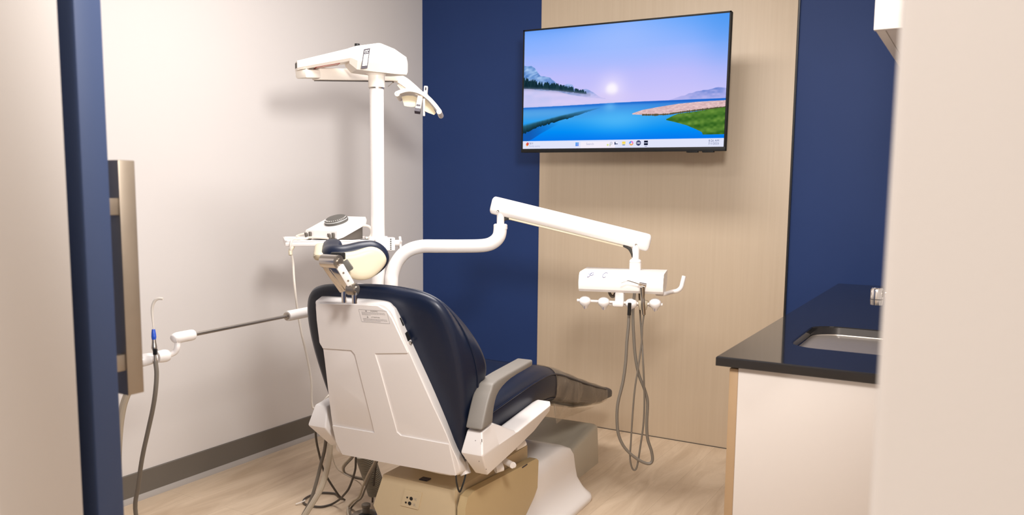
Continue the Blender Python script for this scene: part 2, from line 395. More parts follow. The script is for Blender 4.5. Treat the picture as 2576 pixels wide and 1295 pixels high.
MB().tube([(2.905, -1.49, WZ+.115), (2.90, -1.46, WZ+.15), (2.89, -1.40, WZ+.17)], .007).build('lever', 'chrome', fa)

# ================================================================== TELEVISION
YT = -.38
c4 = [at_Y(1311, 77, YT), at_Y(1836, 26, YT), at_Y(1828, 380, YT), at_Y(1316, 383, YT)]
ctr = sum(c4)/4
ex = unit((c4[1]-c4[0])+(c4[2]-c4[3])); ey = unit((c4[0]-c4[3])+(c4[1]-c4[2])); ey = unit(ey-ex*(ey@ex)); ez = np.cross(ex, ey)   # ez toward the room
TW = ((c4[1]-c4[0])@ex+(c4[2]-c4[3])@ex)/2; TH_ = ((c4[0]-c4[3])@ey+(c4[1]-c4[2])@ey)/2
TF = Fr(ctr, ex, ey, ez)
tv = thing('television', 'large wall-mounted flat television showing a blue lake landscape desktop', 'television', ctr-ey*TH_/2)
a, b_ = TW/2, TH_/2
MB().box(TF, -a, a, -b_, b_, -.03, -.006, .003).box(TF, -a*.75, a*.75, -b_*.8, b_*.55, -.055, -.028, .008).build('housing', 'tv_black', tv)
bz, bzb = .0075, .018
s = MB(); s.box(TF, -a, -a+bz, -b_, b_, -.006, 0, .001); s.box(TF, a-bz, a, -b_, b_, -.006, 0, .001); s.box(TF, -a, a, b_-bz, b_, -.006, 0, .001); s.box(TF, -a, a, -b_, -b_+bzb, -.006, .001, .001)
s.build('bezel', 'tv_black', tv)
for q_ in (.66, .80): MB().box(TF, a*q_, a*(q_+.1), -b_-.006, -b_+.002, -.02, 0, .001).build('sensor', 'tv_black', tv)
# mount arm to the wall
s = MB(); pz = TF(0, .0, -.055)
s.box(WF, pz[0]-.2, pz[0]+.2, pz[1]+.0, pz[1]+.014, pz[2]-.15, pz[2]+.15, .002); s.box(WF, pz[0]-.03, pz[0]+.03, pz[1]+.012, -.028, pz[2]-.03, pz[2]+.03, .004); s.box(WF, pz[0]-.12, pz[0]+.12, -.032, -.0195, pz[2]-.14, pz[2]+.14, .002)
s.build('wall_mount', 'black_plastic', tv)
# picture painted as vertex colours of the emitting screen
GX, GY, SS = 800, 440, 2
def picture():
    PX, PY = GX*SS, GY*SS
    u = (np.arange(PX)+.5)/PX; v = (np.arange(PY)+.5)/PY; U, V = np.meshgrid(u, v)
    rng = np.random.default_rng(3)
    def C(r, g, b): return np.array([r, g, b], float)
    img = np.zeros((PY, PX, 3))
    def put(mask, col): img[mask] = col if np.ndim(col) == 1 else col[mask]
    def mixc(c0, c1, t): t = np.clip(t, 0, 1)[..., None]; return c0*(1-t)+c1*t
    def n1(x, f, s=0):
        r = np.random.default_rng(s).random(4096); i = np.floor(x*f).astype(int); t = x*f-i; t = t*t*(3-2*t); return r[i % 4096]*(1-t)+r[(i+1) % 4096]*t
    def n2(fx, fy, s):
        r = np.random.default_rng(s).random((256, 256)); X, Y = U*fx, V*fy; i, j = np.floor(X).astype(int), np.floor(Y).astype(int); a, b = X-i, Y-j; a = a*a*(3-2*a); b = b*b*(3-2*b)
        return (r[j % 256, i % 256]*(1-a)+r[j % 256, (i+1) % 256]*a)*(1-b)+(r[(j+1) % 256, i % 256]*(1-a)+r[(j+1) % 256, (i+1) % 256]*a)*b
    ip = lambda xs, ys: np.interp(U, xs, ys)
    # sky
    top = mixc(C(120, 172, 255), C(86, 160, 248), (U-.55)/.45); edge = np.exp(-V/.05)
    sky = mixc(top, C(152, 182, 255), V/.22); sky = mixc(sky, C(190, 190, 252), (V-.2)/.2); sky = mixc(sky, C(206, 198, 250), (V-.4)/.2)
    sky = mixc(sky, C(170, 195, 255), .55*np.exp(-((U-.5)/.25)**2-((V-.12)/.2)**2)); sky = mixc(sky, C(75, 150, 240), .6*np.exp(-((1-U)/.12)**2-(V/.35)**2))
    sky = mixc(sky, C(88, 145, 235), .5*np.exp(-V/.03)*np.clip((.5-U)/.3, 0, 1))
    d = np.sqrt(((U-.467))**2*3.1+(V-.525)**2)
    sky = mixc(sky, C(232, 222, 255), .9*np.exp(-(d/.11)**2)); sky = mixc(sky, C(252, 246, 255), np.exp(-(d/.052)**4))
    put(np.ones_like(U, bool), sky)
    # right hills
    hr = ip([.74, .79, .84, .88, .92, .945, .965, 1], [.632, .61, .585, .568, .562, .556, .546, .556])+.006*(n1(U, 60, 5)-.5)
    t = n2(90, 60, 6); put((V > hr) & (V < .64), mixc(C(182, 180, 238), C(92, 124, 205), (.35*t+.65*n2(40, 70, 23))*np.clip((U-.78)/.15, 0, 1)*np.clip(1.3-(V-hr)/.07, 0, 1)))
    # left mountains
    hl = ip([0, .02, .04, .06, .09, .12, .144, .165, .19, .22, .246, .265, .276, .3, .336, .37, .4, .43, .463, .5, .55], [.285, .295, .29, .315, .383, .392, .403, .43, .468, .47, .462, .475, .508, .52, .51, .54, .573, .595, .608, .622, .634])+.006*(n1(U, 90, 8)-.5)
    t = n2(60, 45, 9); far = np.clip((U-.05)/.45, 0, 1)
    rg_ = np.clip(.5+.5*np.sin((U*1.3+V)*150+9*n2(14, 18, 21))+1.6*(n2(50, 50, 22)-.5), 0, 1)
    m = mixc(mixc(C(70, 118, 190), C(172, 204, 246), .75*t+.35*rg_-.05), C(164, 166, 226), .85*far**1.2)
    put((V > hl) & (V < .64), m)
    # mist / snow slopes
    sn = ip([0, .03, .08, .12, .18, .25, .3, .36, .45, .52, .6], [.472, .482, .503, .51, .517, .55, .567, .585, .6, .622, .638])
    shore = ip([0, .2, .5, .6, 1], [.645, .642, .633, .632, .632])
    t = n2(30, 40, 10); snow = mixc(C(186, 194, 240), C(220, 208, 247), .35*t+.5*n2(5, 26, 24)+.4*(U*2)); put((V > sn) & (V < shore), snow)
    fog = .75*np.exp(-((V-.585)/.035)**2)*np.clip((U-.12)/.2, 0, 1)*np.clip((.62-U)/.18, 0, 1)*(V < shore); img[:] = mixc(img, C(214, 202, 246), fog)
    # trees
    for k in range(150):
        x = rng.random()**1.1*.335; base = float(np.interp(x, [0, .1, .2, .32, .4], [.478, .492, .512, .545, .56])); hgt = float(np.interp(x, [0, .1, .2, .335], [.085, .06, .05, .026]))*(.65+.5*rng.random()); wd = hgt*.16
        mk = (V < base+.004) & (V > base-hgt) & (np.abs(U-x) < wd*(V-(base-hgt))/hgt+.0012)
        g = rng.random()*.5; put(mk, C(14+26*g, 40+34*g, 52+30*g)+C(60, 60, 80)*max(0, x-.12))
    bl = np.exp(-((V-ip([0, .1, .2, .32, .4], [.485, .5, .522, .552, .57]))/.014)**2)*(U < .36)*.5; img[:] = mixc(img, C(150, 150, 185), bl)
    # water
    wm = V >= shore
    wat = mixc(C(60, 135, 222), C(48, 160, 240), (V-.66)/.1); wat = mixc(wat, C(0, 140, 245), (V-.76)/.1); wat = mixc(wat, C(8, 112, 236), (V-.86)/.1)
    wat = mixc(wat, C(20, 92, 200), .75*np.exp(-((V-shore-.008)/.012)**2)); cen = np.exp(-((U-.5)/.17)**2)
    wat = mixc(wat, C(90, 190, 250), .7*cen*np.exp(-((V-.77)/.1)**2)); wat = mixc(wat, C(120, 200, 250), .5*np.exp(-((U-.46)/.03)**2)*np.exp(-((V-.66)/.04)**2))
    lf = np.clip((.42-U)/.2, 0, 1); wat = mixc(wat, C(92, 170, 232), .75*lf*np.exp(-((V-.70)/.045)**2))
    put(wm, wat)
    rt = ip([0, .1, .2, .3, .41], [.785, .755, .72, .69, .665]); rb = ip([0, .05, .1, .18, .25, .33, .41], [.865, .83, .80, .77, .745, .705, .672])+.03*np.abs(n1(U, 70, 12)-.5)*np.clip((.42-U)*3, 0, 1)
    band = (V > rt) & (V < rb) & (U < .41); tt = np.clip((V-rt)/(np.maximum(rb-rt, 1e-4)), 0, 1)
    fade = np.clip((.43-U)/.22, 0, 1)*np.clip(tt*3.5, 0, 1); img[band] = mixc(img, mixc(C(60, 130, 165), C(16, 48, 60), tt**.7*1.1), fade)[band]
    cr_ = (V > rb) & (V < ip([0, .05, .1, .16, .2], [.95, .92, .87, .82, .79])) & (U < .2); img[cr_] = mixc(img, C(22, 84, 168), .85*np.clip((.2-U)/.16, 0, 1))[cr_]
    # beach and grass
    bu = ip([.565, .62, .7, .787, .88, 1], [.728, .70, .68, .662, .652, .648]); bl_ = ip([.565, .62, .68, .74, .8, .9, 1], [.732, .738, .742, .74, .728, .712, .70])
    t = n2(120, 160, 14); put((V > bu) & (V < bl_) & (U > .572), mixc(C(205, 168, 172), C(238, 205, 205), t))
    dk = (np.abs(V-bl_) < .006*n1(U, 200, 15)+.003) & (U > .62); put(dk, C(92, 84, 62))
    gu = ip([.735, .77, .79, .86, .93, 1], [.778, .75, .738, .728, .712, .70]); gl = ip([.735, .78, .83, .87, .9, .905, .95, 1], [.785, .805, .83, .86, .885, .905, .905, .905])
    t = n2(70, 60, 16); wv = .5+.5*np.sin((V*1.0+U*.25)*85+4*n2(8, 8, 17))
    put((V > gu) & (V < gl) & (U > .735), mixc(C(44, 92, 28), C(112, 152, 62), .55*t+.5*wv-.05))
    # taskbar
    tb = V > .933; put(tb, C(226, 229, 250))
    put(tb & (V > .945) & (U > .315) & (U < .492), C(244, 238, 250))
    def rect(x, y, w_, h_, c): put((np.abs(U-x) < w_/2) & (np.abs(V-y) < h_/2), C(*c))
    def disc(x, y, r, c, r0=0):
        q = np.sqrt(((U-x)*1.78)**2+(V-y)**2); put((q < r) & (q >= r0), C(*c))
    for ddx in (-1, 1):
        for ddy in (-1, 1): rect(.297+ddx*.0044, .9655+ddy*.008, .0078, .0142, (70+20*ddx, 140-12*ddy, 235))
    disc(.472, .961, .011, (168, 172, 200)); disc(.472, .961, .008, (226, 226, 240)); rect(.4665, .975, .004, .02, (190, 190, 170)); disc(.455, .974, .008, (214, 226, 140))
    rect(.497, .966, .016, .006, (20, 40, 90)); rect(.4915, .962, .005, .022, (20, 40, 90)); rect(.501, .958, .011, .012, (240, 240, 250))
    rect(.535, .957, .016, .016, (250, 218, 90)); rect(.535, .970, .016, .012, (240, 226, 150)); rect(.535, .977, .012, .006, (50, 110, 220))
    disc(.572, .963, .018, (235, 120, 200)); put((np.sqrt(((U-.572)*1.78)**2+(V-.963)**2) < .018) & (U < .571), C(60, 150, 240)); put((np.sqrt(((U-.572)*1.78)**2+(V-.963)**2) < .018) & (V > .966), C(245, 170, 90)); disc(.572, .963, .007, (232, 232, 250))
    disc(.607, .962, .0205, (16, 24, 80)); disc(.6035, .962, .009, (240, 240, 255), .005); disc(.6105, .962, .009, (240, 240, 255), .005)
    rect(.643, .962, .019, .036, (8, 12, 40)); rect(.643, .962, .017, .006, (210, 215, 240)); rect(.643, .988, .012, .004, (90, 96, 150))
    disc(.025, .963, .013, (240, 160, 70)); disc(.0275, .956, .0115, (214, 40, 44)); rect(.0275, .956, .0012, .011, (255, 235, 235))
    # clip to display range, then average the oversampled pixels
    img = np.clip(img, 0, 255)/255
    return img.reshape(GY, SS, GX, SS, 3).mean((1, 3))
img = picture()
x0, x1, y0, y1 = -a+bz-.0005, a-bz+.0005, -b_+bzb-.0005, b_-bz+.0005
V = []; F = []
for j in range(GY+1):
    for i in range(GX+1): V.append(TF(x0+(x1-x0)*i/GX, y1+(y0-y1)*j/GY, -.003))
for j in range(GY):
    for i in range(GX): k = j*(GX+1)+i; F.append((k, k+GX+1, k+GX+2, k+1))
scr_o = np.array(tv['_o'])
me = bpy.data.meshes.new('screen'); me.from_pydata([tuple(np.array(p)-scr_o) for p in V], [], F)
ca = me.color_attributes.new('display', 'FLOAT_COLOR', 'CORNER')
L = np.where(img <= .04045, img/12.92, ((img+.055)/1.055)**2.4).reshape(-1, 3)
cc = np.ones((len(F)*4, 4), np.float32); cc[:, :3] = np.repeat(L, 4, 0)
ca.data.foreach_set('color', cc.ravel()); me.materials.append(MAT['screen_picture'])
scr = bpy.data.objects.new('screen', me); COL.objects.link(scr); scr.parent = tv; scr['_o'] = list(map(float, scr_o))
scr['label'] = 'lit screen with lake, mountains, sun and taskbar'
def sfr(u, v): p = TF(x0+(x1-x0)*u, y1+(y0-y1)*v, -.0028); return Fr(p, ex, ey, ez)
text('clock_text', '8:26 AM', sfr(.979, .953), .0135, 'screen_text', scr, align='RIGHT')
text('clock_text', '7/1/2025', sfr(.979, .975), .0135, 'screen_text', scr, align='RIGHT')
text('weather_text', '78°F', sfr(.036, .955), .0125, 'screen_text', scr, align='LEFT')
text('weather_text', 'Partly sunny', sfr(.036, .977), .0125, 'screen_text_faint', scr, align='LEFT')
text('search_text', 'Search', sfr(.345, .965), .0145, 'screen_text_faint', scr, align='LEFT')
# ================================================================== DENTAL CHAIR
CF = yawfr((1.34, -1.965, 0), 3)
tl = R_(18)
BF = Fr(CF(0, 0, .422), CF.x, -CF.y*math.sin(tl)+CF.z*math.cos(tl), CF.y*math.cos(tl)+CF.z*math.sin(tl))   # x right, y up the back, z forward
def side(u, v, x): q = CF.inv(at_pl(u, v, CF(x, 0), CF.x)); return (q[1], q[2])
def bk(u, v, t=0): q = BF.inv(at_pl(u, v, BF(0, 0, t), BF.z)); return (q[0], q[1])
rt = unit(CM[0]); fwv = unit(CM[2])
ch = thing('dental_chair', 'navy upholstered dental chair with a white shell back and tan base cover', 'dental chair', CF(0, .4, 0))
# --- backrest cushion
half_r = [(0, .565), (.10, .56), (.185, .55), (.235, .522), (.262, .455), (.272, .36), (.268, .25), (.255, .14), (.235, .06), (.215, -.015), (.10, -.02)]
half_f = [(0, .520), (.09, .515), (.15, .496), (.197, .46), (.246, .40), (.281, .33), (.287, .26), (.25, .175), (.205, .10), (.165, .01), (.08, -.005)]
def full(h): return h[::-1] + [(-x, y) for x, y in h[1:]] + [(0, h[-1][1])]
# order: bottom-right ... top ... bottom-left, bottom centre -> dense CCW loop
Ro = np.array(dense(full(half_r), 5)); Fo = np.array(dense(full(half_f), 5))
def inset(O, k):
    tn = np.roll(O, -1, 0)-np.roll(O, 1, 0); nn = np.stack([tn[:, 1], -tn[:, 0]], 1); nn /= np.linalg.norm(nn, axis=1)[:, None]; return O-nn*k
rings = []
for O, k, t in ((Ro, .05, .036), (Ro, .018, .038), (Ro, .005, .045), (Ro, 0, .058), (Ro*.7+Fo*.3, 0, .085), (Ro*.3+Fo*.7, 0, .12), (Fo, 0, .142), (Fo, .004, .156), (Fo, .014, .166), (Fo, .035, .172), (Fo, .08, .172)):
    rings.append([BF(p[0], p[1], t) for p in inset(O, k)])
br = MB().loft(rings).build('backrest', 'navy_vinyl', ch, sharp=60, label='navy vinyl backrest cushion')
pip = [BF(p[0], p[1], .108) for p in inset(Ro*.42+Fo*.58, -.0012)]
MB().tube(pip[::2], .0026, n=6, closed=True, sub=2).build('piping', 'navy_vinyl', br)
# --- white back shell
A_px = [(801,757),(880,761),(956,765),(976,775),(992,797),(1032,890),(1082,1003),(1132,1113),(1150,1196),(1005,1170),(861,1143),(844,1111),(832,1046),(812,880),(803,862),(796,803),(793,767)]
A2 = [bk(*p) for p in A_px]
B2 = [bk(818,743,.042), bk(880,747,.042), bk(968,755,.042), bk(992,768,.042), bk(1006,789,.042), bk(1046,876,.042), bk(1098,990,.042), bk(1143,1105,.042), bk(1166,1189,.042)]
B2 += [(A2[9][0], A2[9][1]+.004)] + [(A2[i][0]-.003, A2[i][1]+.004) for i in (10, 11, 12, 13, 14, 15, 16)]
A3, B3 = np.array(dense(A2, 5)), np.array(dense(B2, 5)); cA = A3.mean(0)
def lerp(t): return A3*(1-t)+B3*t
sh = MB()
rg = []
for O, t in ((B3, .044), (lerp(.75), .034), (lerp(.4), .018), (lerp(.12), .006), (lerp(0)*.994+cA*.006, .0018), (A3*.985+cA*.015, 0)):
    rg.append([BF(p[0], p[1], t) for p in O])
sh.loft(rg)
I_px = [(806,762),(880,764),(952,768),(973,780),(987,800),(1027,886),(944,887),(956,925),(1000,1085),(1010,1094),(1130,1116),(1148,1194),(1005,1168),(863,1141),(847,1109),(838,1069),(944,1087),(938,1060),(895,890),(886,879),(814,874),(806,860),(799,803),(797,770)]
I2 = [bk(*p) for p in I_px]
sh.prism(I2[::-1], Fr(BF.o, BF.x, BF.y, BF.z), -.0042, .001, .003)
shell = sh.build('back_shell', 'white_plastic', ch, sharp=40, label='white moulded plastic shell on the back of the backrest')
# ports on the right edge of the shell
for (u, v, hh) in ((1007, 812, .0125), (1024, 847, .0125)):
    c = np.array([*bk(u, v, .022), .022]); dr = unit(np.array(bk(1046, 876, .022))-np.array(bk(1006, 789, .022)))
    nx = np.array([-dr[1], dr[0]]); nx = nx if nx[0] > 0 else -nx
    f2 = Fr(BF(*c), BF.x*dr[0]+BF.y*dr[1], BF.z, BF.x*nx[0]+BF.y*nx[1])
    MB().box(f2, -hh, hh, -.009, .010, -.010, .0012).build('port', 'black_plastic', shell, label='black socket in the edge of the shell')
c = BF(*bk(1033, 862, .02), .02); MB().lathe([(.004, -.004), (.004, .004), (0, .005)], Fr(c, BF.z, BF.y, BF.x), n=12).build('screw', 'satin_metal', shell)
# warning label
tq = -.0046
L4 = [np.array(BF(*bk(u, v, tq), tq)) for u, v in ((902, 778), (972.7, 782.4), (981.7, 813.7), (910.3, 809.2))]
lx = unit(L4[1]-L4[0]); lz = -BF.z; ly = unit(np.cross(lz, lx)); lw = np.linalg.norm(L4[1]-L4[0]); lc = sum(L4)/4
lh = ((L4[0]-L4[3])@ly+(L4[1]-L4[2])@ly)/2; sk_ = ((L4[0]-L4[3])@lx)/lh
LF = Fr(lc, lx, ly, lz); LS = lambda x, y: (x + sk_*y, y)
lab = MB()
for (p, q) in (((-lw/2, lh/2), (lw/2, lh/2)), ((lw/2, lh/2), (lw/2, -lh/2)), ((lw/2, -lh/2), (-lw/2, -lh/2)), ((-lw/2, -lh/2), (-lw/2, lh/2))):
    a_, b2 = LF(*LS(*p), .0002), LF(*LS(*q), .0002); lab.tube([a_, b2], .00035, n=4, smooth=False)
rng = random.Random(4)
for row, y in enumerate((.30, .20, .10, -.22, -.31, -.40)):
    x = -.42; xe = (.40, .42, -.12, .42, .43, .18)[row]
    while x < xe:
        wd = rng.uniform(.02, .07); x2 = min(x+wd, xe); p = LF(*LS(x*lw, y*lh), .0002)
        lab.box(Fr(p, lx, ly, lz), 0, (x2-x)*lw, -.00045, .00045, -.0001, .0001); x = x2+.014
wl = lab.build('warning_label', 'ink_grey', shell, label='printed warning label')
for y, wd in ((.42, 'WARNING'), (-.07, 'ATTENTION')):
    text('label_text', wd, Fr(LF(*LS(.04*lw, y*lh)), lx, ly, lz), .0045, 'ink_dark', shell, spacing=1.25)
    p = LF(*LS(-.22*lw-.002, y*lh), .0003)
    MB().prism([(-.003, -.002), (.003, -.002), (0, .003)], Fr(p, lx, ly, lz), 0, .0003).build('label_symbol', 'ink_grey', shell)
# hinge cover between shell and seat
MB().tube([at_d(1157, 1130, 2.50), at_d(1162, 1160, 2.49), at_d(1172, 1193, 2.48)], [.013, .017, .017], n=16).tube([CF(-.2, .085, .43), CF(.2, .085, .43)], .03, n=16, smooth=False).build('recline_hinge', 'white_plastic', ch)
# --- seat cushion and leg rest
ST = [(.03, .465, .555, .225), (.10, .46, .575, .243), (.22, .462, .592, .248), (.36, .47, .607, .246), (.52, .474, .617, .24), (.66, .472, .616, .232), (.76, .45, .592, .222), (.90, .408, .545, .212), (1.05, .372, .49, .205), (1.2, .338, .438, .198), (1.36, .308, .385, .190), (1.46, .300, .356, .180), (1.495, .310, .335, .165)]
def sect(y, zb, zt, hw, k=0, n=36, p=.42):
    out = []
    for i in range(n):
        a_ = 2*math.pi*i/n; ca, sa = math.cos(a_), math.sin(a_)
        x = (hw+k)*math.copysign(abs(ca)**p, ca); z = (zb+zt)/2 + ((zt-zb)/2+k)*math.copysign(abs(sa)**(p if sa < 0 else .55), sa)
        if sa > 0: z -= .010*(1-min(1, abs(x)/(hw*.8))**2)*min(1, (zt-zb)/.1)
        out.append(CF(x, y, z))
    return out
def interp_st(y):
    S = np.array(ST); return [np.interp(y, S[:, 0], S[:, k]) for k in (1, 2, 3)]
ysm = np.concatenate([np.linspace(.03, 1.46, 42), [1.48, 1.495]])
S = np.array(ST)
sm = lambda y, k: float(np.mean([np.interp(np.clip(y+d_, .03, 1.495), S[:, 0], S[:, k]) for d_ in (-.05, -.025, 0, .025, .05)])) if .1 < y < 1.42 else float(np.interp(y, S[:, 0], S[:, k]))
seat = MB().loft([sect(y, sm(y, 1), sm(y, 2), sm(y, 3)) for y in ysm]).build('seat', 'navy_vinyl', ch, sharp=60, label='navy vinyl seat and leg rest cushion')
for sx in (1, -1):
    MB().tube([CF(sx*(sm(y, 3)-.0005), y, sm(y, 1)*.22+sm(y, 2)*.78) for y in np.linspace(.05, 1.36, 26)], .003, n=6, sub=2).build('piping', 'navy_vinyl', seat)
    MB().tube([CF(sx*(sm(y, 3)-.012), y, sm(y, 1)*.88+sm(y, 2)*.12) for y in np.linspace(.05, 1.36, 26)], .003, n=6, sub=2).build('piping', 'navy_vinyl', seat)
# clear protective sleeve over the leg rest
yf = np.linspace(.715, 1.375, 22); rr_ = random.Random(2)
fl = MB().loft([sect(y, sm(y, 1)-.004-.012*math.sin((y-.7)*4.5), sm(y, 2), sm(y, 3), .0035+.0012*math.sin(y*40)) for y in yf], cap=False)
for sx in (1, -1):
    e1 = [CF(sx*.222, .70, .462), CF(sx*.225, .80, .43), CF(sx*.224, .95, .385), CF(sx*.214, 1.15, .34)]
    e2 = [CF(sx*.232, .69, .455), CF(sx*.236, .70, .385), CF(sx*.20, .85, .362), CF(sx*.18, 1.12, .325)]
    fl.add(e1+e2, [(i, i+1, i+5, i+4) for i in range(3)])
fl.build('protective_cover', 'clear_film', ch, sharp=60, label='clear plastic sleeve over the leg rest')
LRF = Fr(CF(0, 1.10, .352), CF.x, unit(CF(0, 1.43, .297)-CF(0, 1.10, .352)), unit(np.cross(CF.x, CF(0, 1.43, .297)-CF(0, 1.10, .352))))
MB().box(LRF, -.14, .14, 0, .35, -.010, .006, .005).build('leg_rest_plate', 'black_plastic', ch)
MB().box(LRF, .10, .125, .02, .26, -.018, -.010, .003).build('leg_rest_rail', 'hose_beige', ch)
# --- seat pan, arm brackets, arm rests
MB().box(CF, -.235, .235, .04, .60, .440, .466, .01).build('seat_pan', 'white_plastic', ch)
top_px = [(1213, 1086), (1240, 1063), (1293, 1082), (1393, 1010)]
mid_px = [(1214, 1148), (1255, 1119), (1300, 1088), (1394, 1020)]
bot_px = [(1227, 1195), (1290, 1137), (1345, 1083), (1391, 1034)]
def rings_br(sx):
    rg = []
    for i in range(4):
        t, m, b2 = side(*top_px[i], .312), side(*mid_px[i], .326), side(*bot_px[i], .300)
        kk = [0, 0, 0, .012][i]
        rg.append([CF(sx*(.262-kk), *t), CF(sx*(.312-kk), *t), CF(sx*(.326-kk), *m), CF(sx*(.300-kk), *b2), CF(sx*(.256-kk), *b2), CF(sx*(.252-kk), *m)])
    return rg
ar_t = [(1212, 1083), (1225, 1020), (1237, 980), (1253, 955), (1341, 904)]
ar_b = [(1240, 1064), (1244, 1022), (1256, 985), (1288, 951), (1340, 920)]
def bev_mb(rings, r, seg=3, split=False):
    m = MB().loft(rings, cap=not split); k_ = (len(rings)-1)*6
    if split: m.f += [(0, 1, 2, 5), (5, 2, 3, 4), (k_, k_+1, k_+2, k_+5), (k_+5, k_+2, k_+3, k_+4)]
    m = m; bm = bmesh.new(); vs = [bm.verts.new(p) for p in m.v]
    for f in m.f: bm.faces.new([vs[i] for i in f])
    bmesh.ops.recalc_face_normals(bm, faces=bm.faces)
    ed = [e for e in bm.edges if len(e.link_faces) == 2 and e.calc_face_angle(0) > (.18 if split else .5)]
    bmesh.ops.bevel(bm, geom=ed, offset=r, segments=seg, affect='EDGES', profile=.5, clamp_overlap=True)
    return MB().bm(bm)
for sx in (1, -1):
    bev_mb(rings_br(sx), .004, 2, True).build('arm_bracket', 'white_plastic', ch, sharp=18, label='scuffed white arm bracket' if sx == 1 else None)
    rg = []
    ct = catmull([np.array(side(*p, .322)) for p in ar_t], 3); cb = catmull([np.array(side(*p, .322)) for p in ar_b], 3)
    for t, b2 in zip(ct, cb): rg.append([CF(sx*.266, *t), CF(sx*.322, *t), CF(sx*.322, *b2), CF(sx*.266, *b2)])
    if sx == 1: bev_mb(rg, .006, 3).build('armrest', 'grey_arm', ch, sharp=50, label='grey moulded armrest')
# scuff marks on the near bracket
for (u, v, l_) in ((1212, 1108, .009), (1196, 1108, .002), (1205, 1160, .002), (1223, 1180, .002)):
    q = at_pl(u, v, CF(0, side(1213, 1086, .316)[0]-.002, 0), CF.y) if u < 1211 else CF(.3235, *side(u, v, .3235))
    MB().tube([q-CF.z*l_/2, q+CF.z*l_/2], .0011, n=5, smooth=False).build('scuff_mark', 'hose_dark', ch)
# levers under the bracket
lv = MB(); lv.tube([at_d(1245, 1178, 2.62), at_d(1263, 1172, 2.63)], .016, n=16, smooth=False); lv.tube([at_d(1262, 1155, 2.66), at_d(1290, 1170, 2.60)], [.0105, .0105], n=14, smooth=False); lv.lathe([(.0, -.001), (.009, 0), (.0105, .004)], Fr(at_d(1290, 1170, 2.60), CF.x, CF.z, CF.y), n=14)
lv.build('adjustment_lever', 'white_plastic', ch)
MB().tube([at_d(1296, 1124, 2.72), at_d(1319, 1112, 2.74)], .013, n=16, smooth=False).build('adjustment_knob', 'white_plastic', ch)
# --- lift cover (tan) with socket plate
cv = MB()
pr = [(-.107, .325), (.165, .319), (.170, .02), (-.09, .02), (-.125, .165), (-.149, .212)]
FXZ = Fr(CF(0, 0, 0), CF.x, CF.z, -CF.y)      # polygon in (x,z), extruded toward the head end
cv.prism(pr[::-1], FXZ, -.60, -.082, .014, seg=3)
cv.build('lift_cover', 'tan_light', ch, sharp=45, label='tan plastic lift cover')
pn = [(.085, .015), (.40, .015), (.585, .135), (.612, .16), (.618, .262), (.60, .275), (.135, .305), (.10, .298), (.083, .265)]
FYZ = Fr(CF(0, 0, 0), CF.y, CF.z, CF.x)
MB().prism(pn, FYZ, .174, .203, .008, seg=3).build('side_cover', 'tan_plastic', ch, sharp=45, label='tan side cover panel')
MB().box(CF, .169, .175, .1, .6, .05, .27).build('cover_gap', 'black_plastic', ch)
sp = MB(); pc = []
FR = Fr(CF(0, .0815, 0), CF.x, CF.z, -CF.y)
def rear(u, v): q = CF.inv(at_pl(u, v, CF(0, .0815, 0), CF.y)); return np.array([q[0], q[2]])
q0, q1, q2, q3 = [rear(*p) for p in ((1019, 1231), (1063, 1239), (1053, 1281), (1009, 1270))]
sp.prism([tuple(q) for q in (q3, q2, q1, q0)], FR, -.001, .003, .0012)
spo = sp.build('socket_plate', 'tan_light', ch, label='small tan plate with jack holes')
for (u, v, r) in ((1026, 1250, .0024), (1036, 1253, .0048), (1022.5, 1262.5, .0026), (1032, 1265, .005)):
    q = rear(u, v); MB().lathe([(r*1.25, .0028), (r*1.25, .0042), (r, .0044), (r*.9, .0034)], Fr(FR(q[0], q[1]), FR.x, FR.y, FR.z), n=18).build('jack', 'black_plastic', spo)
for (u, v) in ((1046, 1255), (1043, 1269)):
    q = rear(u, v); s = MB(); f4 = Fr(FR(q[0], q[1], .0036), FR.x, FR.y, FR.z)
    s.tube([f4(-.004, .004), f4(-.001, -.003), f4(.002, .002), f4(.004, -.005)], .0006, n=4, smooth=False); s.tube([f4(.001, .005), f4(.005, .003)], .0006, n=4, smooth=False); s.build('icon', 'ink_grey', spo)
# small black stickers on the cover top
MB().box(CF, .02, .05, .10, .125, .3225, .3255).build('sticker', 'label_dark', ch)
MB().box(CF, .185, .205, .48, .52, .2755, .279).build('sticker', 'label_dark', ch)
# --- white base casting
def ring(hx, y0, y1, r, z): return [CF(x, y, z) for x, y in rrect(-hx, hx, y0, y1, r, 6)]
MB().loft([ring(.28, .08, 1.035, .085, 0), ring(.282, .078, 1.037, .086, .012), ring(.278, .082, 1.033, .084, .022), ring(.262, .10, 1.028, .075, .030), ring(.232, .32, 1.024, .045, .045), ring(.203, .50, 1.02, .028, .078), ring(.194, .58, 1.014, .02, .12),
           ring(.191, .61, 1.0, .018, .175), ring(.187, .622, .975, .020, .206), ring(.174, .640, .93, .03, .227), ring(.13, .69, .88, .06, .238), ring(.05, .75, .82, .03, .241)]).build('base', 'white_paint_gloss', ch, sharp=60, label='white cast base with a flared foot')
MB().box(CF, -.09, .09, .22, .50, .20, .445, .01).build('lift_column', 'grey_box', ch)
# black cord loop hanging under the shell
MB().tube([at_d(1147, 1195, 2.44), at_d(1149, 1215, 2.45), at_d(1156, 1237, 2.46), at_d(1164, 1220, 2.46), at_d(1171, 1195, 2.47), at_d(1172, 1175, 2.48)], .0028, n=8).build('cord_loop', 'black_plastic', ch)
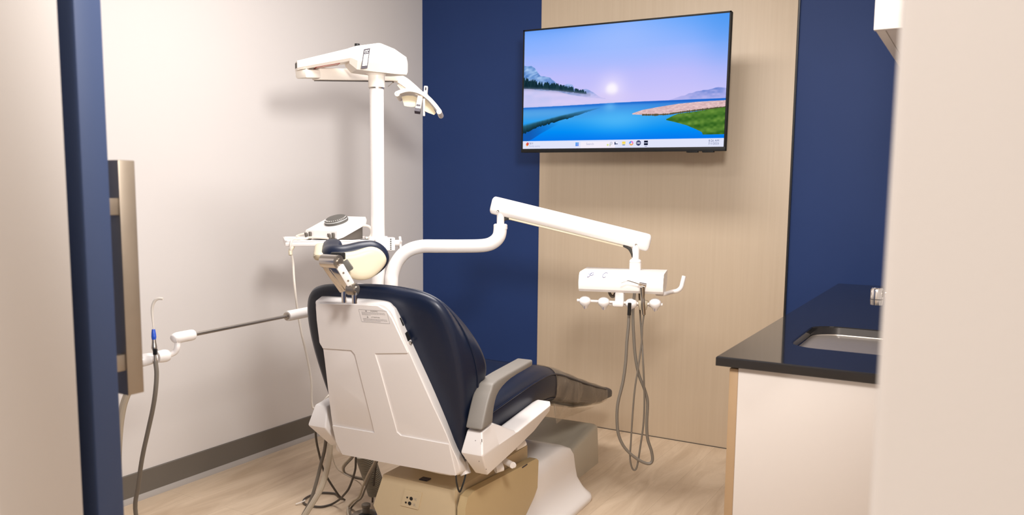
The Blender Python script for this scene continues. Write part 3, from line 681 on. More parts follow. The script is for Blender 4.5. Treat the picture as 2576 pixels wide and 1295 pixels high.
# --- headrest
hq = at_pl(824, 650, CF(0, -.235, 0), CF.y)
HFr = Fr(hq, CF.x, CF.y, CF.z); AMX = R_(50); S0 = .045
def bend(t0):
    def fn(s_, z, t):
        s_ = s_*1.18; n_ = 24; x = y = 0.0; sg = math.copysign(1, s_); L = abs(s_)
        for k in range(n_):
            aa_ = AMX*min(1.0, (k+.5)/n_*L/S0); x += math.cos(aa_)*L/n_; y += math.sin(aa_)*L/n_
        aa_ = AMX*min(1.0, L/S0)
        return HFr(sg*(x-math.sin(aa_)*(t+t0)), y+math.cos(aa_)*(t+t0)+.2*z, z)
    return fn
hh = [(0, .036), (.04, .036), (.08, .045), (.115, .046), (.143, .026), (.155, -.002), (.147, -.03), (.118, -.056), (.085, -.058), (.055, -.044), (.032, -.016), (0, -.004)]
def sym(h): return h[::-1] + [(-x, y) for x, y in h[1:-1]]
MB().slab(dense([(x, y) if x > -.02 else (x, max(y, -.034)) for x, y in sym(hh)], 6), bend(0), .0, .058, .022, 5).build('headrest_cushion', 'navy_vinyl', ch, sharp=70, label='navy winged headrest cushion')
for sx in (1, -1):
    ho = [(.020, .012), (.06, .020), (.10, .032), (.126, .022), (.142, -.004), (.134, -.030), (.110, -.055), (.080, -.060), (.052, -.048), (.030, -.022)]
    ho = [(sx*x, y if sx > 0 else max(y, -.026)+.002*i) for i, (x, y) in enumerate(ho)]
    if sx < 0: ho = ho[::-1]
    ho = dense(ho[::-1], 6)
    hsd = MB().slab(ho, bend(-.016), -.006, .034, .014, 4).build('headrest_shell', 'cream_plastic', ch, sharp=70, label='cream plastic shell behind the headrest wing')
# chrome articulating link
def obar(p, q, up, w_, t_):
    d = unit(q-p); s_ = unit(np.cross(d, up)); n_ = np.cross(s_, d); return Fr(p, d, s_, n_), np.linalg.norm(q-p)
jc = at_d(832, 657, 2.20)
low = at_d(884, 727, 2.235)
hb = MB().tube([jc-CF.x*.026, jc+CF.x*.024], .0185, n=24, smooth=False)
f5, L5 = obar(jc-CF.x*.008-CF.z*.010, low-CF.x*.018-CF.z*.004, CF.y, .03, .012); hb.box(f5, 0, L5, -.0195, .0195, -.006, .006, .002); hb.box(f5, .01, L5-.004, -.0025, .0025, -.0085, -.005, .001)
hb.build('headrest_link', 'chrome', ch, sharp=40, label='chrome headrest link arm')
f6, L6 = obar(at_d(858, 674, 2.19), at_d(883, 716, 2.21), fwv, .02, .01)
hb = MB().box(f6, -.008, L6, -.0105, .0105, -.005, .006, .003); lk = hb.build('headrest_link', 'white_paint_gloss', ch, sharp=40, label='white side plate of the headrest link')
for q_ in (.25, .72): MB().lathe([(.0028, 0), (.0028, .0012), (.0015, .0008)], Fr(f6(L6*q_, 0, -.0052), f6.x, -f6.y, -f6.z), n=12).build('screw', 'satin_metal', lk)
jd = Fr(jc+CF.x*.024, CF.y, CF.z, CF.x); MB().lathe([(.0185, 0), (.0185, .005), (.010, .006), (.010, .009), (0, .009)], jd, n=20).build('headrest_joint', 'satin_metal', ch, sharp=40, label='upper round metal headrest joint')
jd2 = Fr(low+CF.x*.004, CF.y, CF.z, CF.x); MB().lathe([(.0165, -.012), (.0165, .012), (.009, .013), (.008, .017), (0, .017)], jd2, n=24).build('headrest_joint', 'satin_metal', ch, sharp=40, label='lower round metal headrest joint')
lq = CF.inv(low)
for dx in (-.026, .010): MB().box(CF, lq[0]+dx-.007, lq[0]+dx+.007, lq[1]-.004, lq[1]+.006, lq[2]-.040, lq[2]+.0, .002).build('headrest_post', 'chrome', ch)
MB().box(Fr(jc, CF.x, CF.y, CF.z), -.010, .028, .010, .030, .004, .0235, .003).build('headrest_slide', 'black_plastic', ch)
f6b, L6b = obar(at_d(868, 657, 2.20), at_d(884, 679, 2.21), fwv, .02, .01); MB().box(f6b, 0, L6b, -.009, .007, -.004, .012, .002).build('headrest_slot', 'dial_grey', ch)

# ================================================================== UTILITY BOX ON THE FLOOR
ub = MB()
def ubr(k, zf): return [CF(x, y, zf(y)) for x, y in rrect(-.40+k, .135-k, .98+k, 1.45-k, .035, 6)]
zt_ = lambda d_: (lambda y: .128 + .052*min(1, max(0, (y-1.02)/.36)) + d_)
scoop = lambda d_: (lambda y: zt_(d_)(y) - .022*math.exp(-((y-1.16)/.11)**2))
ub.loft([ubr(0, lambda y: 0), ubr(.002, lambda y: .06), ubr(.006, zt_(-.012)), ubr(.012, zt_(-.003)), ubr(.022, zt_(0)), ubr(.045, zt_(-.006)), ubr(.075, zt_(-.022)), ubr(.13, zt_(-.026))])
o = ub.build('utility_box', 'grey_box', origin=CF(-.13, 1.2, 0), sharp=60); tag(o, 'low grey-beige utility box on the floor beyond the chair base', 'box')

# ================================================================== POST, DENTAL LIGHT
PXY = at_d(950, 500, 3.1); px_, py_ = PXY[0], PXY[1]
dl = thing('dental_light', 'white dental light on a tall post with folded arm and lamp head', 'dental light', (px_, py_, .40))
PF = Fr((px_, py_, 0), (1,0,0), (0,1,0), (0,0,1))
zc = at_d(950, 225, 3.1)[2]; zb_ = at_d(950, 192, 3.1)[2]
MB().lathe([(.0265, .40), (.0265, zc-.004)], PF, n=32).build('post', 'white_paint_gloss', dl)
MB().lathe([(.0285, zc-.004), (.0285, zc+.001)], PF, n=32).build('post_ring', 'satin_metal', dl)
MB().lathe([(.031, zc+.001), (.031, zb_-.006), (.036, zb_), (.045, zb_+.006)], PF, n=32).build('collar', 'lamp_plastic', dl)
# housing + rigid arm: axis goes away to the left
P0 = np.array([px_, py_, 0]); Pj = at_d(770, 178, 2.95); ax_ = Pj-P0; ax_[2] = 0; ad = unit(ax_); aL = np.linalg.norm(ax_)
AF = Fr(P0, ad, np.array([-ad[1], ad[0], 0]), (0, 0, 1))        # x along arm, y to its side
zt0 = at_d(935, 116, 3.1)[2]
hg = MB()
def hring(x, hw, z0, z1, c, bv=.030): return [AF(x, *p) for p in ((-hw, z0+bv), (-hw*.80, z0), (hw*.80, z0), (hw, z0+bv), (hw*.97, z1-c), (hw*.70, z1), (-hw*.70, z1), (-hw*.97, z1-c))]
zbx = zb_+.002; zt0 -= .012
hg.loft([hring(-.118, .012, zbx+.012, zt0-.050, .012), hring(-.112, .020, zbx+.002, zt0-.034, .016), hring(-.062, .046, zbx-.001, zt0-.010, .016), hring(-.006, .068, zbx-.001, zt0+.004, .014), hring(.004, .069, zbx-.001, zt0+.004, .014), hring(.085, .066, zbx+.004, zt0-.012, .014), hring(.11, .052, zbx+.026, zt0-.020, .012, .02)])
zeT, zeB = at_d(750, 157, 2.95)[2], at_d(750, 180, 2.95)[2]
hg.loft([hring(.10, .054, zbx+.036, zt0-.018, .010, .010), hring(aL+.035, .033, zeB, zeT, .006, .008)])
hs_ = hg.build('housing', 'lamp_plastic', dl, sharp=25, label='off-white box housing and arm on top of the post')
# lower spring arm folded back to the right
Pe = at_d(1000, 190, 3.42); Pj[2] = zeB-.006; a2 = Pe-Pj; ad2 = unit(a2); zA = zeB-.004
n2_ = unit(np.cross((0, 0, 1), ad2)); A2F = Fr(Pj-np.cross(ad2, n2_)*zA, ad2, n2_, np.cross(ad2, n2_)); L2 = np.linalg.norm(a2)
s = MB(); s.box(A2F, -.03, .05, -.026, .026, zA-.018, zA+.012, .006); s.box(A2F, .05, L2-.02, -.022, .022, zA-.024, zA+.020, .005)
sa = s.build('spring_arm', 'lamp_plastic', dl, sharp=40)
MB().box(A2F, .055, L2-.05, -.015, .015, zA-.0265, zA-.023).build('slot', 'hose_dark', sa)
MB().lathe([(.02, zA+.0), (.02, zeB+.012)], Fr((Pj[0], Pj[1], 0), (1,0,0), (0,1,0), (0,0,1)), n=20).build('pivot', 'satin_metal', dl)
MB().tube([AF(.07, -.01, zt0-.012), AF(.07, -.01, zt0+.006)], [.0105, .0095], n=16, smooth=False).build('knob', 'black_plastic', dl)
# sticker on the housing side facing the room
def hside(u, v): # plane of the housing's near side
    q = at_pl(u, v, AF(0, -.0665 if AF.y@(P0-CAM) > 0 else .0665, 0), AF.y); return q
sgn = -1 if AF.y@(P0-CAM) > 0 else 1
stk = MB()
def quadpx(pts, lift, mi):
    V_ = [hside(u, v)+AF.y*sgn*lift for u, v in pts]; stk.add(V_, [(0, 1, 2, 3)], mi)
top4 = [(915, 124), (931, 121), (924, 172), (908, 173)]
def bil(fu, fv):
    p = np.array(top4, float); return (p[0]*(1-fu)+p[1]*fu)*(1-fv)+(p[3]*(1-fu)+p[2]*fu)*fv
def qd(u0, u1, v0, v1, lift, mi): quadpx([bil(u0, v0), bil(u1, v0), bil(u1, v1), bil(u0, v1)], lift, mi)
qd(0, 1, 0, 1, .0015, 0); qd(.13, .87, .27, .86, .0022, 1)
for i, (a_, b2, v_) in enumerate(((.42, .55, .33), (.36, .62, .40), (.3, .45, .46), (.55, .75, .46), (.22, .78, .55), (.25, .7, .62), (.2, .36, .78), (.55, .72, .74), (.58, .70, .80))): qd(a_, b2, v_, v_+(.012 if i < 6 else .05), .0026, 2)
for k in range(7):
    c0 = .16+.1*k; qd(c0, c0+.07, .08+.02*math.sin(k*2.1), .14+.03*math.cos(k*1.7), .0026, 1)
qd(.2, .82, .195, .215, .0026, 1)
stk.build('sticker', ['label_dark', 'label_white', 'ink_grey'], hs_, label='black and white sticker')
rs = MB(); zq = lambda x: zbx+.036+(zeB-zbx-.036)*(x-.10)/(aL-.065); dq = unit(AF(.25, 0, zq(.25))-AF(.15, 0, zq(.15))); f7 = Fr(AF(.185, 0, zq(.185)), dq, AF.y, np.cross(dq, AF.y))
rs.box(f7, -.045, .045, -.03, .03, -.0012, .003); rso = rs.build('caution_label', 'ink_red', hs_, label='red-bordered label under the arm')
MB().box(f7, -.040, .040, -.026, .026, -.0018, -.0013).build('caution_text', 'label_pink', hs_)
s = MB(); s.box(AF, aL+.0335, aL+.037, -.014, .012, zeB+.010, zeB+.028, .001); s.build('end_slot', 'dark_rubber', hs_)
# curved yoke and lamp head (frame facing down-left)
DH = 3.40
def hp(u, v, d=DH): return at_d(u, v, d)
rt = unit(CM[0]); fw = fwv; upv = np.array([0, 0, 1.0])
yk = MB()
cl = [hp(984, 196, 3.44), hp(1000, 198, 3.42), hp(1018, 207), hp(1040, 224), hp(1058, 237), hp(1075, 245)]; cl = catmull([np.array(p) for p in cl], 5)
rg = []
for i, p in enumerate(cl):
    t_ = i/(len(cl)-1); a_ = cl[max(0, i-1)]; b2 = cl[min(len(cl)-1, i+1)]; tg = unit(b2-a_); nn = unit(np.cross(tg, fw)); hw = .011+.007*math.sin(math.pi*min(1, t_*1.15)); hd = .018
    rg.append([p+nn*hw-fw*hd, p+nn*hw+fw*hd, p-nn*hw+fw*hd, p-nn*hw-fw*hd])
yk.loft(rg); yk.build('yoke', 'lamp_plastic', dl, sharp=40, label='curved white lamp yoke')
lh_ = thing  # (no new thing: the head is a part of the light)
arc = catmull([np.array(p) for p in (hp(1001, 240), hp(1008, 236), hp(1025, 231), hp(1042, 231), hp(1062, 237), hp(1082, 251), hp(1099, 269), hp(1111, 285))], 5)
sh_ = MB(); rg = []
for i, p in enumerate(arc):
    a_ = arc[max(0, i-1)]; b2 = arc[min(len(arc)-1, i+1)]; tg = unit(b2-a_); nn = unit(np.cross(tg, fw))
    rg.append([p-fw*.050, p-fw*.048-nn*.011, p+fw*.050-nn*.011, p+fw*.052, p+fw*.050+nn*.004, p-fw*.048+nn*.004])
sh_.loft(rg)
head = sh_.build('lamp_head', 'lamp_plastic', dl, sharp=40, label='bow-shaped white lamp head')
# inner reflectors under the arc, two wings with rounded end grips
for k, (g, tip) in enumerate((((1003, 242), -1), ((1107, 286), 1))):
    MB().tube([hp(*g)-fw*.046, hp(*g)+fw*.046], .011, n=14, smooth=False).build('grip', 'lamp_plastic', head)
rf = MB(); wing1 = [(1010, 243), (1024, 240), (1040, 241), (1050, 246)]; low1 = [(1017, 266), (1026, 268), (1036, 269), (1044, 268)]
for W_, Lw in ((wing1, low1), ([(1068, 248), (1080, 260), (1090, 272), (1097, 284)], [(1066, 278), (1076, 283), (1084, 286), (1092, 289)])):
    n_ = len(W_); V_ = []
    for j in range(6):
        t_ = j/5
        for i in range(n_):
            p = np.array(W_[i])*(1-t_)+np.array(Lw[i])*t_; bow = math.sin(math.pi*t_)*.022
            V_.append(hp(*p, DH-.04+.07*t_*0+bow))
    rf.add(V_, [(j*n_+i, j*n_+i+1, (j+1)*n_+i+1, (j+1)*n_+i) for j in range(5) for i in range(n_-1)])
rf.build('reflector', 'cream_plastic', head, sharp=70, label='cream reflector wings')
sd = MB(); sd.add([hp(1072, 240, DH-.01), hp(1090, 252, DH-.01), hp(1105, 274, DH-.01), hp(1108, 284, DH-.01), hp(1097, 268, DH-.03), hp(1083, 252, DH-.03)], [(0, 1, 4, 5), (1, 2, 3, 4)]); sd.add([hp(1072, 240, DH+.01), hp(1090, 252, DH+.01), hp(1105, 274, DH+.01), hp(1108, 284, DH+.01)], [(0, 1, 2, 3)])
sd.build('lamp_shield', 'clear_shield', head, sharp=70, label='clear lamp shield')
bs = MB(); f8, L8 = obar(hp(1058, 242, DH-.03), hp(1050, 281, DH-.06), fw, .03, .02)
bs.box(f8, 0, L8, -.011, .011, -.008, .010, .003); bo = bs.build('bulb_holder', 'lamp_plastic', head, sharp=40)
s = MB(); s.box(f8, L8*.60, L8*.72, -.0085, .0085, -.0088, .0108); s.box(f8, L8*.84, L8*1.04, -.0115, .0115, -.0088, .0108); s.build('bulb_socket', 'label_dark', bo)
f9, L9 = obar(hp(1067, 248, DH-.04), hp(1067, 292, DH-.03), fw, .02, .01); MB().box(f9, 0, L9, -.005, .004, -.004, .006, .002).build('shield_bracket', 'lamp_plastic', head)
s = MB(); f10, L10 = obar(hp(1070, 243, DH-.03), hp(1072, 217, DH-.03), fw, .02, .02); s.box(f10, 0, L10, -.008, .008, -.010, .010, .003); so = s.build('switch_block', 'lamp_plastic', head); MB().box(f10, L10*.55, L10*.85, -.0035, .0035, -.0106, -.0098).build('switch', 'label_dark', so)
s = MB(); s.lathe([(.004, -.002), (.004, .002)], Fr(hp(989, 206, 3.40), rt, upv, fw), n=10); s.tube([hp(989, 207, 3.40), hp(976, 218, 3.40)], .0012, n=6, smooth=False); s.build('hex_key', 'satin_metal', dl)
MB().box(Fr(hp(1012, 222, DH+.01), unit(hp(1022, 232)-hp(1006, 212)), fw, unit(np.cross(unit(hp(1022, 232)-hp(1006, 212)), fw))), -.022, .014, -.012, .012, -.010, .010, .003).build('swivel', 'lamp_plastic', dl)

# ================================================================== DELIVERY UNIT
DD = 3.12
du = thing('delivery_unit', 'white over-the-patient delivery unit on a bent tube arm beside the chair', 'delivery unit', at_d(985, 700, 3.1)*np.array([1, 1, 0])+np.array([0, 0, .36]))
tb0 = at_d(985, 700, 3.1)
pts = [np.array([tb0[0], tb0[1], .36]), np.array([tb0[0], tb0[1], .7]), at_d(985, 722, 3.1), at_d(987, 690, 3.1), at_d(999, 658, 3.1), at_d(1023, 632, 3.1), at_d(1058, 620, 3.11), at_d(1100, 619, 3.11), at_d(1160, 619, 3.12), at_d(1215, 617.5, 3.12), at_d(1240, 610, 3.12), at_d(1255, 594, 3.12), at_d(1259, 570, 3.12)]
MB().tube(pts, .0258, n=24, sub=6).build('support_tube', 'white_paint_gloss', du, label='bent white support tube')
e_ = at_d(1259, 568, DD); EF = Fr(e_, (1,0,0), (0,1,0), (0,0,1))
MB().lathe([(.0268, -.012), (.0268, .004), (.022, .008)], EF, n=24).build('collar', 'white_plastic', du)
MB().lathe([(.0145, 0), (.0145, .06)], EF, n=20).build('pivot_post', 'white_plastic', du)
p0_, p1_ = at_d(1238, 515, DD), at_d(1632, 611, DD+.01); dA = unit(p1_-p0_); sA = unit(np.cross(dA, upv)); uA = np.cross(sA, dA); LA = np.linalg.norm(p1_-p0_)
ARF = Fr(p0_, dA, sA, uA)
def rsec(x, hy, hz, r): return [ARF(x, y, z) for y, z in rrect(-hy, hy, -hz, hz, r, 6)]
s = MB().loft([rsec(-.004, .015, .022, .012), rsec(0, .022, .03, .018), rsec(.006, .026, .034, .022), rsec(.02, .027, .0345, .024), rsec(LA-.02, .027, .0345, .024), rsec(LA-.006, .026, .034, .022), rsec(LA, .022, .03, .018), rsec(LA+.004, .015, .022, .012)])
arm = s.build('balance_arm', 'white_paint_gloss', du, sharp=50, label='white sloping balance arm')
MB().box(ARF, .075, LA-.095, -.02, .02, -.0395, -.0325, .002).build('underside_channel', 'cream_plastic', arm, label='cream channel under the arm')
for x in (.028, LA-.05):
    for sg in (1, -1): MB().lathe([(.0045, .026), (.0045, .0285), (.002, .0275)], Fr(ARF(x, 0, -.018), ARF.x, ARF.z*sg, ARF.y*sg), n=12).build('screw', 'satin_metal', arm)
MB().tube([at_d(1262, 563, DD+.01), at_d(1267, 553, DD+.01), at_d(1278, 549, DD+.01), at_d(1292, 552, DD)], .0065, n=8).build('tubing', 'dark_rubber', du, label='dark tubing at the first arm joint')
MB().tube([at_d(1568, 616, DD), at_d(1582, 624, DD), at_d(1590, 636, DD), at_d(1594, 648, DD)], .0065, n=8).build('tubing', 'dark_rubber', du, label='dark tubing at the second arm joint')
n0 = at_d(1599, 628, DD); NF = Fr(n0, (1,0,0), (0,1,0), (0,0,1)); ztop = at_d(1599, 652, DD)[2]-n0[2]; zbot = at_d(1599, 686, DD)[2]-n0[2]
MB().lathe([(.0145, .02), (.0145, ztop)], NF, n=20).build('pivot_post', 'white_plastic', du)
MB().lathe([(.0225, zbot), (.0225, ztop-.006), (.018, ztop)], NF, n=24).build('neck', 'white_plastic', du)
MB().lathe([(.0229, ztop-.0122), (.0229, ztop-.011)], NF, n=24).build('seam_ring', 'grey_box', du)
# control head
hc = at_d(1569, 706, 3.10)
DF = yawfr(hc, 15)
W2 = .157
pro = [(-.085, -.036), (-.098, -.026), (-.102, -.004), (-.094, .022), (-.082, .034), (-.070, .037), (.085, .040), (.095, .034), (.095, -.004), (.070, -.024), (.02, -.036)]
FXX = Fr(DF.o, DF.y, DF.z, DF.x)
s = MB().prism(pro, FXX, -W2, W2, .006, seg=3)
hd = s.build('control_head', 'white_paint_gloss', du, sharp=30, label='white control head with faint script lettering')
# script lettering on its front face
fpn = DF(0, -.102, -.004); fdir = unit(np.array(DF(0, -.094, .022))-np.array(DF(0, -.102, -.004)))
TFc = Fr(fpn, DF.x, fdir, unit(np.cross(DF.x, fdir)))
def fpx(u, v): q = TFc.inv(at_pl(u, v, TFc.o, TFc.z)); return TFc(q[0], q[1], .0020)
s = MB()
for stroke in ([(1480, 688), (1484, 690), (1492, 686), (1493, 690), (1488, 693), (1486, 692)], [(1488, 686), (1484, 693), (1480, 697), (1477, 696)], [(1529, 688), (1525, 686), (1518, 690), (1516, 695), (1519, 698), (1524, 696)]):
    s = MB().tube([fpx(*p) for p in stroke], .00095, n=5, sub=4); s.build('lettering', 'ink_navy', hd, label='dark blue script capital stroke')
for body, u, v in (('reference', 1501, 693), ('ollection', 1534, 693.5)):
    q = fpx(u, v); text('lettering', body, Fr(q, TFc.x, TFc.y, TFc.z), .0085, 'ink_faint', hd, shear=.35)
# side handle
hpts = [DF(W2-.03, -.03, -.040), DF(W2+.0, -.03, -.040)] + [at_d(1690, 734, 3.12), at_d(1704, 731, 3.12), at_d(1713, 723, 3.12), at_d(1717, 710, 3.12), at_d(1721, 694, 3.12)]
MB().tube([np.array(p) for p in hpts], .0085, n=14).build('handle', 'white_plastic', du)
# bracket, holder bar, holders
yb = -.075
def dpx(u, v, y): q = DF.inv(at_pl(u, v, DF(0, y, 0), DF.y)); return q
b0, b1 = dpx(1556, 731, yb), dpx(1562, 769, yb)
s = MB(); s.box(DF, b0[0]-.012, b0[0]+.022, yb-.015, yb+.025, b1[2], -.035, .006); s.box(DF, b0[0]-.02, b0[0]+.022, yb-.022, yb+.02, b1[2]-.002, b1[2]+.018, .006); s.build('bracket', 'white_plastic', du)
q0, q1 = dpx(1452, 755, yb), dpx(1667, 766, yb)
MB().tube([DF(*q0), DF(*q1)], .0056, n=12, smooth=False).tube([DF(q0[0]+.1, yb+.012, q0[2]-.012), DF(q1[0]-.02, yb+.012, q1[2]-.01)], .003, n=8, smooth=False).build('holder_bar', 'white_plastic', du)
for (u, v) in ((1472, 760), (1519, 762.5), (1588, 766), (1648, 766)):
    q = dpx(u, v, yb-.004); tz = R_(22); az = unit(DF.z*math.cos(tz)-DF.y*math.sin(tz)); ay = np.cross(az, DF.x)
    hf = Fr(DF(q[0], q[1], q[2]), DF.x, ay, az)
    ho = MB().lathe([(.004, -.024), (.009, -.023), (.0125, -.014), (.0205, -.002), (.0225, .006), (.0205, .014), (.014, .020), (.006, .0225)], hf, n=24).build('holder', 'white_plastic', du)
    MB().box(hf, -.0012, .0012, -.0172, -.0145, -.020, -.004).build('slot', 'ink_faint', ho)
q = dpx(1617, 765, yb-.004); MB().lathe([(.013, -.022), (.016, -.012), (.0205, .008), (.019, .013), (.012, .014)], Fr(DF(q[0], q[1]+.008, q[2]), DF.x, DF.y, DF.z), n=24).build('holder', 'cream_plastic', du)
MB().tube([at_d(1532, 725, 3.10), at_d(1534, 738, 3.10), at_d(1541, 746, 3.10), at_d(1548, 738, 3.10), at_d(1548, 725, 3.10)], .006, n=8).build('tubing_loop', 'hose_grey', du)
# mount under the chair
s = MB(); s.box(yawfr((tb0[0], tb0[1], 0), 3), -.10, .35, -.045, .045, .33, .40, .008); s.build('mounting_arm', 'white_plastic', du)

# handpiece hoses
def hose(name, label, pts, r, m, cat='hose', n=10, **k):
    P = [np.array(p, float) for p in pts]
    o = MB().tube(P, r, n=n, sub=6).build(name, m, origin=P[-1]); tag(o, label, cat, **k); return o
D2 = 3.02
con = thing('handpiece_hose', 'grey handpiece hose with a black connector hung from the tray holder', 'hose', at_d(1596, 1167, D2+.05))
MB().tube([at_d(1584, 762, 2.975), at_d(1582.5, 792, 2.985)], .0068, n=14, smooth=False).build('connector', 'black_plastic', con, label='black connector')
MB().tube([at_d(u, v, D2+.04*((v-790)/380)) for u, v in ((1582.5, 790), (1581, 820), (1577, 860), (1574, 910), (1567, 961), (1555, 1011), (1552, 1048), (1555, 1088), (1567, 1119), (1587, 1142), (1611, 1159), (1631, 1166), (1641, 1158), (1639, 1135), (1629, 1102), (1627, 1062), (1629, 1011), (1621, 978), (1607, 941), (1598, 894), (1594, 840), (1592, 790), (1594, 760), (1597, 728))], .0058, n=10).build('tubing', 'hose_grey', con)
sy = thing('air_water_syringe', 'chrome air-water syringe with bent tip standing in the tray holder', 'syringe', at_d(1619, 790, 2.97))
MB().tube([at_d(1616, 722, 2.955), at_d(1617, 745, 2.96), at_d(1618, 765, 2.965), at_d(1620, 791, 2.975)], [.0105, .0085, .0065, .0078, .0072, .006], n=18).build('handle', 'satin_metal', sy)
MB().tube([at_d(1607, 713, 2.95), at_d(1624, 718, 2.955)], [.006, .011, .009], n=14, smooth=False).build('syringe_head', 'chrome', sy)
MB().tube([at_d(1609, 715, 2.95), at_d(1594, 710, 2.945), at_d(1580, 706, 2.94), at_d(1572, 708, 2.94), at_d(1563, 711, 2.94)], .0016, n=8).build('tip', 'satin_metal', sy)
MB().tube([at_d(u, v, 2.98+.1*((v-790)/380)) for u, v in ((1620, 790), (1616, 820), (1614, 860), (1605, 927), (1597, 978), (1591, 1048), (1587, 1112), (1585, 1150), (1589, 1174), (1596, 1182), (1603, 1171), (1611, 1122), (1619, 1062), (1621, 994), (1617, 894))] + [at_d(1611, 800, 3.06), at_d(1609, 760, 3.09), at_d(1608, 733, 3.10)], .0036, n=8).build('tubing', 'hose_grey', sy)

# ================================================================== INSTRUMENT TRAY + SCALER
tr = thing('tray_table', 'white tray table clamped to the light post', 'tray table', at_d(860, 612, 3.05)-np.array([0, 0, .04]))
tz_ = 1.0455
pL, pR = at_Z(717, 604, tz_), at_Z(935, 604, tz_)
tx = unit((pR-pL)*np.array([1, 1, 0])); ty = np.array([-tx[1], tx[0], 0]); tLn = np.linalg.norm(pR-pL)
# front edge frame; tray runs back from it
pL = at_d(717, 604, 2.93); pR = at_d(925, 604, 3.02); tx = unit((pR-pL)*np.array([1, 1, 0])); ty = np.array([-tx[1], tx[0], 0]); tLn = np.linalg.norm(pR-pL); tz_ = (pL[2]+pR[2])/2
TRF = Fr((pL[0], pL[1], tz_), tx, ty, (0, 0, 1))
s = MB(); s.box(TRF, 0, tLn+.03, 0, .26, -.022, -.004, .004); 
for bxx in ((0, tLn+.03, 0, .008), (0, tLn+.03, .252, .26), (0, .008, 0, .26), (tLn+.022, tLn+.03, 0, .26)): s.box(TRF, *bxx, -.006, .0, .001)
s.build('tray', 'white_plastic', tr, sharp=40)
ck = Fr((px_, py_, tz_-.012), tx, ty, (0, 0, 1))
s = MB(); s.lathe([(.036, -.042), (.038, -.038), (.038, .016), (.036, .02)], ck, n=28); cq = TRF.inv((px_, py_, 0)); s.box(TRF, tLn-.02, cq[0], cq[1]-.022, cq[1]+.022, -.03, -.004, .004)
s.box(ck, .02, .062, -.026, .012, -.034, .016, .003); s.build('clamp', 'white_plastic', tr, sharp=40)
s = MB()
for k in range(6): s.box(ck, .0425, .0475, -.0268, -.0258, -.030+.0075*k, -.0255+.0075*k)
s.build('clamp_scale', 'dark_rubber', tr)
kf = Fr(ck(.062, -.006, -.006), ty, np.array([0, 0, 1.0]), tx)
s = MB(); s.lathe([(.009, 0), (.012, .004), (.012, .018)], kf, n=18); s.prism(dense([(r*math.cos(a_), r*math.sin(a_)) for i in range(10) for a_ in [math.pi*i/5+.3] for r in [.025 if i % 2 == 0 else .014]], 4), kf, .018, .026, .002); s.build('star_knob', 'white_plastic', tr, sharp=40, label='white star-shaped clamp knob')

ZT = tz_-.004
scf = yawfr((0, 0, 0), math.degrees(math.atan2(tx[1], tx[0]))+42)
so_ = TRF(.195, .115, -.004)
SF = Fr(so_, scf.x, scf.y, (0, 0, 1))
sc = thing('ultrasonic_scaler', 'small white tabletop scaler unit with a dark round dial on the tray', 'scaler', so_)
# wedge body: x right, y back; top slopes up toward the right/back
FXZs = Fr(SF.o, SF.x, SF.z, -SF.y)
MB().prism([(-.055, .002), (.070, .002), (.070, .052), (-.06, .012)][::-1], FXZs, -.068, .068, .003).build('base', 'scaler_grey', sc, label='dark grey wedge base')
MB().prism([(-.088, .012), (-.084, .036), (.050, .084), (.076, .086), (.084, .074), (.078, .056), (-.05, .012), (-.08, .006)][::-1], FXZs, -.078, .078, .006, seg=3).build('body', 'white_plastic', sc, sharp=40)
sl = math.atan2(.048, .134); du_ = unit(SF.x*math.cos(sl)+SF.z*math.sin(sl)); dn_ = unit(-SF.x*math.sin(sl)+SF.z*math.cos(sl))
dc = SF(.0, .0, .0675); DLF = Fr(dc, du_, SF.y, dn_)
dial = MB().lathe([(.045, -.004), (.046, .004), (.043, .012), (.036, .017), (.018, .020), (.0, .0205)], DLF, n=36).build('dial', 'dial_grey', sc, sharp=60, label='dark grey round dial')
s = MB()
for k in range(15):
    a_ = R_(140+160*k/14); s.box(Fr(DLF(.0385*math.cos(a_), .0385*math.sin(a_), .0158), du_*math.cos(a_)+SF.y*math.sin(a_), -du_*math.sin(a_)+SF.y*math.cos(a_), dn_), -.0035, .0035, -.0008, .0008, -.0005, .001)
s.tube([DLF(.0445*math.cos(R_(a_)), .0445*math.sin(R_(a_)), .0095) for a_ in range(145, 296, 10)], .001, n=5)
s.build('dial_marks', 'label_white', dial)
for xx in (-.055, .06):
    s = MB(); b_f = Fr(SF(-.084, xx, .014), -SF.y, SF.z, -SF.x)
    s.prism(dense([(-.014, .012), (-.006, .010), (-.002, -.002), (.004, -.004), (.009, .0), (.008, .016), (.014, .014), (.016, .0), (.010, -.012), (0, -.014), (-.008, -.010)], 4), b_f, 0, .012, .002); s.build('hook', 'scaler_grey', sc)
s = MB(); s.tube([SF(.05, -.06, .055), SF(.075, -.095, .05), SF(.08, -.105, .03), SF(.075, -.10, .008), SF(.06, -.09, .005)], .005, n=8)
s.tube([SF(-.10, -.05, .010), SF(-.108, .0, .012), SF(-.11, .04, .010), TRF(.08, .06, 0.004), TRF(.05, .05, 0.003), TRF(.03, .01, .004), TRF(.022, -.006, -.002), TRF(.018, -.009, -.03)] + [at_d(u, v, 2.95) for u, v in ((737, 660), (740, 705), (747, 770), (758, 835), (772, 895), (783, 955), (784, 1005), (788, 1026), (800, 1022), (813, 1011), (825, 997))] + [at_d(838, 985, 2.97)], .0042, n=8)
s.tube([SF(-.07, .05, .025), SF(-.09, .08, .022), SF(-.10, .11, .012), TRF(.06, .10, .004), TRF(.03, .04, .004)], .0042, n=8)
s.build('power_cord', 'hose_white', sc, label='thin white cord draped over the tray edge')
MB().tube([TRF(.028, .01, -.022), TRF(.018, -.004, -.036), TRF(.018, -.009, -.052)], .007, n=10).build('strain_relief', 'cream_plastic', sc)

